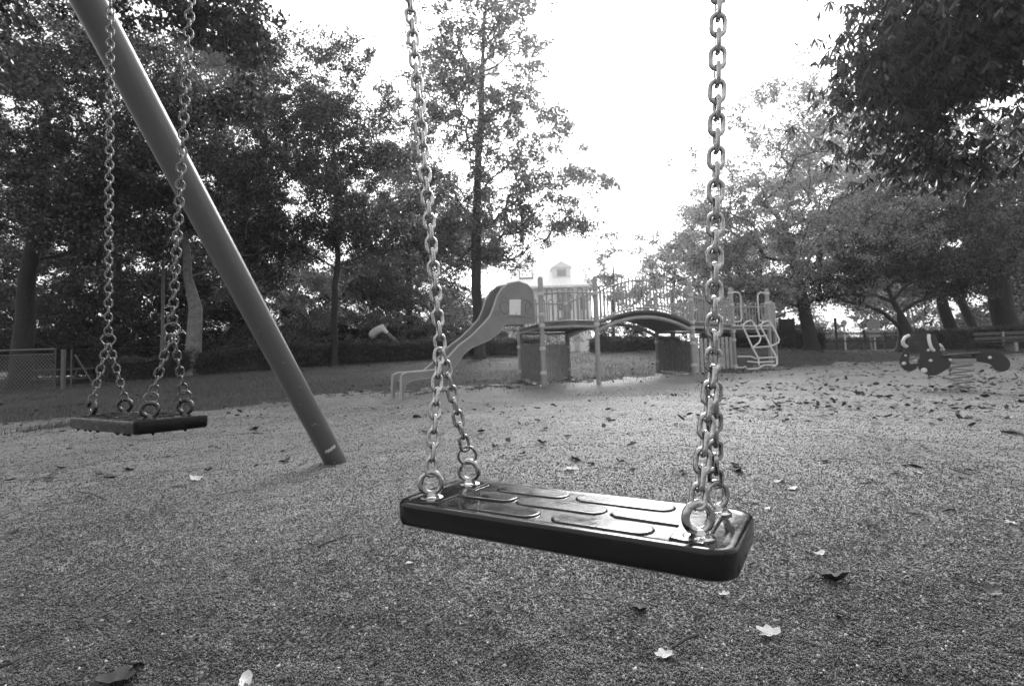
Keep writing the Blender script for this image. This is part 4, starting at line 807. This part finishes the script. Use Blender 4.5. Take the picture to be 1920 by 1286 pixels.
bk = thing('bicycle', (cpx(715, 640).x, cpx(715, 640).y, gzc), 'dark bicycle ridden along the path behind the hedge', 'bicycle')
bx = cpx(700, 640).x; by = cpx(700, 640).y
def wheel(x): 
    t = MB().tube([(x + .33 * math.cos(a), by, gzc + .35 + .33 * math.sin(a)) for a in [i / 28 * 6.2832 for i in range(28)]], .02, 8, closed=True)
    o = t.build('wheel', M['bin'], bk); mb = MB()
    for i in range(14): a = i / 14 * 6.2832; mb.tube([(x, by, gzc + .35), (x + .32 * math.cos(a), by, gzc + .35 + .32 * math.sin(a))], .002, 3)
    mb.build('spokes', M['wire'], o)
wheel(bx - .25); wheel(bx + .85)
V3 = lambda x, z: (bx + x, by, gzc + z)
MB().tube([V3(-.25, .35), V3(.2, .32), V3(.75, .68), V3(.12, .75), V3(.2, .32)], .018, 6).tube([V3(-.25, .35), V3(.13, .7)], .012, 6).tube([V3(.85, .35), V3(.74, .72), V3(.72, .85)], .016, 6).build('frame', M['iron'], bk)
MB().tube([(bx + .72, by, gzc + .85), (bx + .85, by, gzc + .87)], .014, 6).tube([(bx + .86, by - .22, gzc + .86), (bx + .86, by + .22, gzc + .86)], .014, 6).build('handlebar', M['white'], bk)
MB().tube([V3(.12, .75), V3(.1, .85)], .014, 6).box(V3(.08, .87), .26, .14, .05, bev=.02).build('saddle', M['bin'], bk)

# ---------------------------------------------------------------- litter on the sand: leaves, twigs, stones
def leaf_mesh(kind, seed):
    r = random.Random(seed); k = 30; mb = MB(); out = []
    for i in range(k):
        a = 2 * math.pi * i / k
        if kind == 'lobed': rad = .5 * (.62 + .38 * abs(math.cos(2.5 * (a - math.pi / 2)))) * (1 + .08 * r.uniform(-1, 1)) * (.45 if abs(a - 1.5 * math.pi) < .3 else 1)
        else: rad = .5 / math.sqrt((math.cos(a) / .48) ** 2 + math.sin(a) ** 2) * (1 + .05 * r.uniform(-1, 1)) * (1 - .12 * abs(math.cos(a)) ** 8)
        out.append((rad * math.cos(a), rad * math.sin(a)))
    c1, c2, tw = r.uniform(.3, 1.3), r.uniform(-.3, .9), r.uniform(-.6, .6); ph = r.uniform(0, 6)
    z = lambda x, y: c1 * x * x * (1.4 if x > 0 else .8) + c2 * y * y + tw * x * y + .03 * math.sin(9 * x + ph) + .025 * math.sin(11 * y - ph)
    vs_ = [(0, 0, z(0, 0) - .02)]
    for q in (.35, .7, 1):
        for x, y in out: vs_.append((x * q, y * q, z(x * q, y * q)))
    fs_ = [(0, 1 + i, 1 + (i + 1) % k) for i in range(k)]
    for j in range(2): fs_ += [(1 + j * k + i, 1 + (j + 1) * k + i, 1 + (j + 1) * k + (i + 1) % k, 1 + j * k + (i + 1) % k) for i in range(k)]
    mb.add(vs_, fs_); mb.tube([(0, .1, z(0, .1) + .006), (0, -.25, z(0, -.25) + .006), (0, -.5, z(0, -.5) + .01), (.05, -.75, z(0, -.5) + .05)], [.006, .009, .012, .012], 5)
    return mb
PROTO = {}
def fallen(px, py, size, kind, m, label, tilt=.25, group='fallen leaves on the sand', rot=None, name='fallen_leaf', cat='leaf', at=None):
    v = random.randrange(5); key = (kind, v, m)
    if key not in PROTO: o = leaf_mesh(kind, 100 + v).build(name, M[m]); PROTO[key] = o.data
    else: o = bpy.data.objects.new(name, PROTO[key]); COL.objects.link(o)
    g = at if at is not None else G(px, py); o.location = (g.x, g.y, float(zat(np.array(g.x), np.array(g.y))) + .003 + .03 * size); size *= .55; o.scale = (size,) * 3
    tilt *= .6; o.rotation_euler = (random.uniform(-tilt, tilt), random.uniform(-tilt, tilt), random.uniform(0, 6.28) if rot is None else rot); return tag(o, label, cat, group)
for a in ((1462, 903, .085, 'oval', 'leaf_pale', 'large pale curled leaf, the upper half of the bright pair right of the seat', .3), (1486, 912, .08, 'oval', 'leaf_pale', 'brightest cupped pale leaf right of the near seat', .3),
          (1441, 1186, .06, 'lobed', 'leaf_pale', 'pale lobed leaf with a long stalk below the near seat', .35), (1246, 1223, .045, 'lobed', 'leaf_pale', 'small pale ragged leaf at the bottom edge', .2),
          (368, 903, .085, 'lobed', 'leaf_pale', 'white folded leaf on the sand left of the pole foot', .35), (461, 1270, .06, 'oval', 'leaf_pale', 'pale curled leaf lying at the bottom left', .3),
          (932, 1156, .05, 'oval', 'leaf_mid', 'small grey folded leaf below the left half of the near seat', .5), (1196, 1147, .055, 'lobed', 'leaf_brown', 'dark two tipped leaf just under the near seat', .5),
          (768, 1070, .038, 'oval', 'leaf_pale', 'small upright pale leaf below the left end of the near seat', .8), (1358, 1116, .032, 'lobed', 'leaf_pale', 'tiny pale fan shaped leaf under the seat corner', .3),
          (1560, 1094, .1, 'lobed', 'leaf_brown', 'dark crumpled leaf to the right of the near seat corner', .3), (595, 1085, .045, 'lobed', 'leaf_brown', 'dark curled leaf near the thin twig', .6),
          (622, 1062, .05, 'oval', 'leaf_mid', 'grey cupped leaf beside the thin twig', .4), (556, 1041, .05, 'oval', 'leaf_pale', 'slim pale leaf left of the thin twig', .6),
          (215, 1268, .085, 'lobed', 'leaf_brown', 'big dull lobed leaf at the lower left corner', .1), (266, 1244, .06, 'oval', 'leaf_brown', 'dark narrow leaf above the big dull leaf', .3),
          (1573, 1157, .035, 'oval', 'leaf_mid', 'small dull leaf standing in the sand at lower right', .9), (1718, 879, .09, 'oval', 'leaf_mid', 'grey rolled leaf far right of the near seat', .4),
          (1722, 889, .05, 'oval', 'leaf_pale', 'thin pale leaf just below a grey rolled leaf', .3), (1822, 881, .08, 'oval', 'leaf_brown', 'dark pointed leaf toward the right edge', .3),
          (1903, 818, .17, 'lobed', 'leaf_brown', 'large dark leaf cut by the right edge', .15), (1080, 858, .1, 'lobed', 'leaf_brown', 'dark crumpled leaf behind the near seat', .6),
          (799, 812, .13, 'lobed', 'leaf_brown', 'dark leaf mound left of the paired chains', .6), (1896, 990, .04, 'lobed', 'leaf_pale', 'little pale leaf with a long stalk at the right edge', .3),
          (1440, 966, .05, 'oval', 'leaf_pale', 'thin pale sliver of leaf beside the near seat end', .1), (54, 819, .1, 'oval', 'leaf_pale', 'pale flat leaf near the left edge below the lawn', .2),
          (320, 866, .06, 'oval', 'leaf_pale', 'small pale leaf below the far swing seat', .2), (682, 830, .09, 'oval', 'leaf_pale', 'pale crumpled leaf right of the pole', .4), (1535, 1046, .05, 'oval', 'leaf_pale', 'thin pale leaf right of the seat corner', .1),
          (480, 805, .15, 'lobed', 'leaf_brown', 'dark humped leaf between the far seat and the pole', .5), (25, 1007, .05, 'lobed', 'leaf_brown', 'small dark leaf at the far left edge', .3), (1660, 1092, .05, 'oval', 'leaf_mid', 'dull leaf at the right, halfway to the bottom', .4), (1860, 1120, .05, 'lobed', 'leaf_mid', 'grey broken leaf near the lower right edge', .4)):
    fallen(a[0], a[1], a[2] * 1.5, *a[3:6], tilt=a[6])
def scatter(n, x0, x1, y0, y1, label, sizes, power=1.0, pale=.08):
    c = 0
    while c < n:
        px = random.uniform(x0, x1); py = y0 + (y1 - y0) * random.random() ** power; g = G(px, py)
        if is_lawn(np.array([g.x]), np.array([g.y - .2]))[0]: continue
        u = random.random(); s_ = random.uniform(*sizes)
        fallen(px, py, s_, random.choice(('lobed', 'oval')), 'leaf_brown' if u > pale * 2 else 'leaf_mid' if u > pale else 'leaf_pale', label, .35, 'leaves scattered on the sand'); c += 1
scatter(120, 1380, 1960, 690, 790, 'one of the many small leaves strewn over the sand around the spring rider', (.1, .2), 1.3)
scatter(46, 650, 1400, 735, 890, 'one of the small leaves scattered on the sand between the chains and the climbing frame', (.08, .16), 1.2)
scatter(34, 0, 600, 790, 930, 'one of the small leaves scattered on the sand under the far swing', (.07, .15), 1.2, .15)
scatter(22, 1400, 1960, 790, 1000, 'one of the small leaves scattered on the sand right of the near seat', (.06, .11), 1.2, .15)
n = 5200; mix = rng.random(n); yy = 4 + 15 * rng.random(n) ** .9; xx = np.where(mix < .62, .35 * yy + rng.random(n) * .75 * yy, (rng.random(n) * 2 - 1) * yy); k = (rng.random(n) < np.clip(.55 + 1.5 * fbm(xx, yy, 1.3, 21), .08, 1)) & (xx > -yy); xx, yy = xx[k], yy[k]; n = len(xx)
Pn = np.stack([xx, yy, zat(xx, yy) + .012 + .02 * rng.random(n)], -1); Dn = rng.normal(size=(n, 3)) * np.array([1, 1, .25]); Nn = rng.normal(size=(n, 3)) * .4 + np.array([0, 0, 1])
tag(polymesh('leaf_litter', leaves(Pn, Dn, Nn, .04 + .07 * rng.random(n) ** 2, SCRAP), 6, M['leaf_brown']), 'dark scraps of leaf litter strewn over sand and lawn', 'leaf litter', kind='stuff')
for pts, r_, lab in (([(596, 1044), (612, 1036), (632, 1030), (650, 1022)], .0028, 'thin dark twig lying in the sand below the pole'), ([(1262, 1220), (1285, 1208), (1310, 1196)], .003, 'dark stub of twig beside the pale ragged leaf'), ([(1690, 1255), (1697, 1272), (1700, 1286)], .0035, 'dark stick end at the bottom right'), ([(0, 1258), (20, 1248), (34, 1242)], .0035, 'pale thin twig at the bottom left corner'),
                  ([(145, 928), (175, 934), (200, 948)], .0025, 'crooked twig on the sand at the left'), ([(1780, 883), (1805, 889), (1822, 892)], .003, 'short twig among the leaves at the right')):
    mb = MB(); q = [G(*p) for p in pts]; mb.tube([Vector((a.x, a.y, float(zat(np.array(a.x), np.array(a.y))) + .012 + random.uniform(0, .006))) for a in q], r_, 6); tag(mb.build('fallen_twig', M['twig']), lab, 'twig', 'twigs on the sand')
def ground_z(x, y):
    dmp = np.exp(-np.maximum(np.hypot(x, y) - 4, 0) / 6); return gz(x, y) + .045 * fbm(x, y, .45, 1) + dmp * (.02 * fbm(x, y, .12, 2) + .012 * fbm(x, y, .05, 3) + .009 * fbm(x, y, .022, 4))
OCT = np.array([(1, 0, 0), (0, 1, 0), (-1, 0, 0), (0, -1, 0), (0, 0, .8), (0, 0, -.8)]); TRI = np.array([(0, 1, 4), (1, 2, 4), (2, 3, 4), (3, 0, 4), (1, 0, 5), (2, 1, 5), (3, 2, 5), (0, 3, 5)])
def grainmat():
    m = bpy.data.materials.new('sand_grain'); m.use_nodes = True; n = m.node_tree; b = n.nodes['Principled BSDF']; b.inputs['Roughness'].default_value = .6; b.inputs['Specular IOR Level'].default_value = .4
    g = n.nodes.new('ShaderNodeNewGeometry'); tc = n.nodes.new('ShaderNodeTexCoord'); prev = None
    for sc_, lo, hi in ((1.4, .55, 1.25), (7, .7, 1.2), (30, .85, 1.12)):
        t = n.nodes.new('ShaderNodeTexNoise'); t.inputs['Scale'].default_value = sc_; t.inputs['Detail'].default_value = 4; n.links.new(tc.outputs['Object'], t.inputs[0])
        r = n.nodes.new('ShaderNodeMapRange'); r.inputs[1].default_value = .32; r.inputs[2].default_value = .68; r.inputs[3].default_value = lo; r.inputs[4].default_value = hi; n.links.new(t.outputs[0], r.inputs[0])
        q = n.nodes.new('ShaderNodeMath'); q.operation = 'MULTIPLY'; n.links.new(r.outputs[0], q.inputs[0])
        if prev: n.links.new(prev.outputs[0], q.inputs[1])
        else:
            ra = n.nodes.new('ShaderNodeMapRange'); ra.inputs[3].default_value = .03; ra.inputs[4].default_value = .25; n.links.new(g.outputs['Random Per Island'], ra.inputs[0]); n.links.new(ra.outputs[0], q.inputs[1])  # grit toned below the sand sheet: foreground light falloff put into colour
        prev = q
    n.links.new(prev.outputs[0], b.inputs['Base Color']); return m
def grains(name, n, y0, y1, pw, s0, s1, skew, m, label):
    u = rng.random(n); yy = (y0 ** (1 - pw) + u * (y1 ** (1 - pw) - y0 ** (1 - pw))) ** (1 / (1 - pw)); xx = (rng.random(n) * 2 - 1) * (yy * 1.03 + .12)
    s_ = (s0 + (s1 - s0) * rng.random(n) ** skew) * (1 + .18 * np.maximum(yy - 1.2, 0)); A = rng.normal(size=(n, 3, 3)); A = np.linalg.qr(A)[0] * (.7 + .6 * rng.random((n, 1, 3)))
    zz = ground_z(xx, yy) + s_ * (rng.random(n) * .9 - .1)
    V_ = (np.einsum('kj,nij->nki', OCT, A) * s_[:, None, None] + np.stack([xx, yy, zz], -1)[:, None, :]).astype(np.float32)
    F_ = (TRI[None] + (np.arange(n) * 6)[:, None, None]).astype(np.int32); me = bpy.data.meshes.new(name); o = bpy.data.objects.new(name, me); COL.objects.link(o)
    me.vertices.add(n * 6); me.vertices.foreach_set('co', V_.ravel()); me.loops.add(n * 24); me.loops.foreach_set('vertex_index', F_.ravel()); me.polygons.add(n * 8); me.polygons.foreach_set('loop_start', np.arange(0, n * 24, 3, dtype=np.int32))
    me.update(calc_edges=True); me.materials.append(m); return tag(o, label, 'gravel', kind='stuff')
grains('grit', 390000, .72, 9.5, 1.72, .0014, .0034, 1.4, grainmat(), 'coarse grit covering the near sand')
grains('gravel', 900, .75, 6, 1.6, .003, .0055, 3, M['pebble'], 'pale pebbles loose on the near sand')

# ---------------------------------------------------------------- morning haze
hm = bpy.data.materials.new('haze'); hm.use_nodes = True; hn = hm.node_tree; hn.nodes.remove(hn.nodes['Principled BSDF'])
pv = hn.nodes.new('ShaderNodeVolumePrincipled'); pv.inputs['Density'].default_value = .0017; pv.inputs['Color'].default_value = (.95, .95, .95, 1); pv.inputs['Anisotropy'].default_value = .8
hn.links.new(pv.outputs[0], hn.nodes['Material Output'].inputs['Volume'])
tag(MB().box((0, 30, 17), 240, 180, 36.6).build('haze', hm, smooth=False), 'thin bright morning haze in the air', 'haze', kind='stuff')
print('SCENE BUILT')
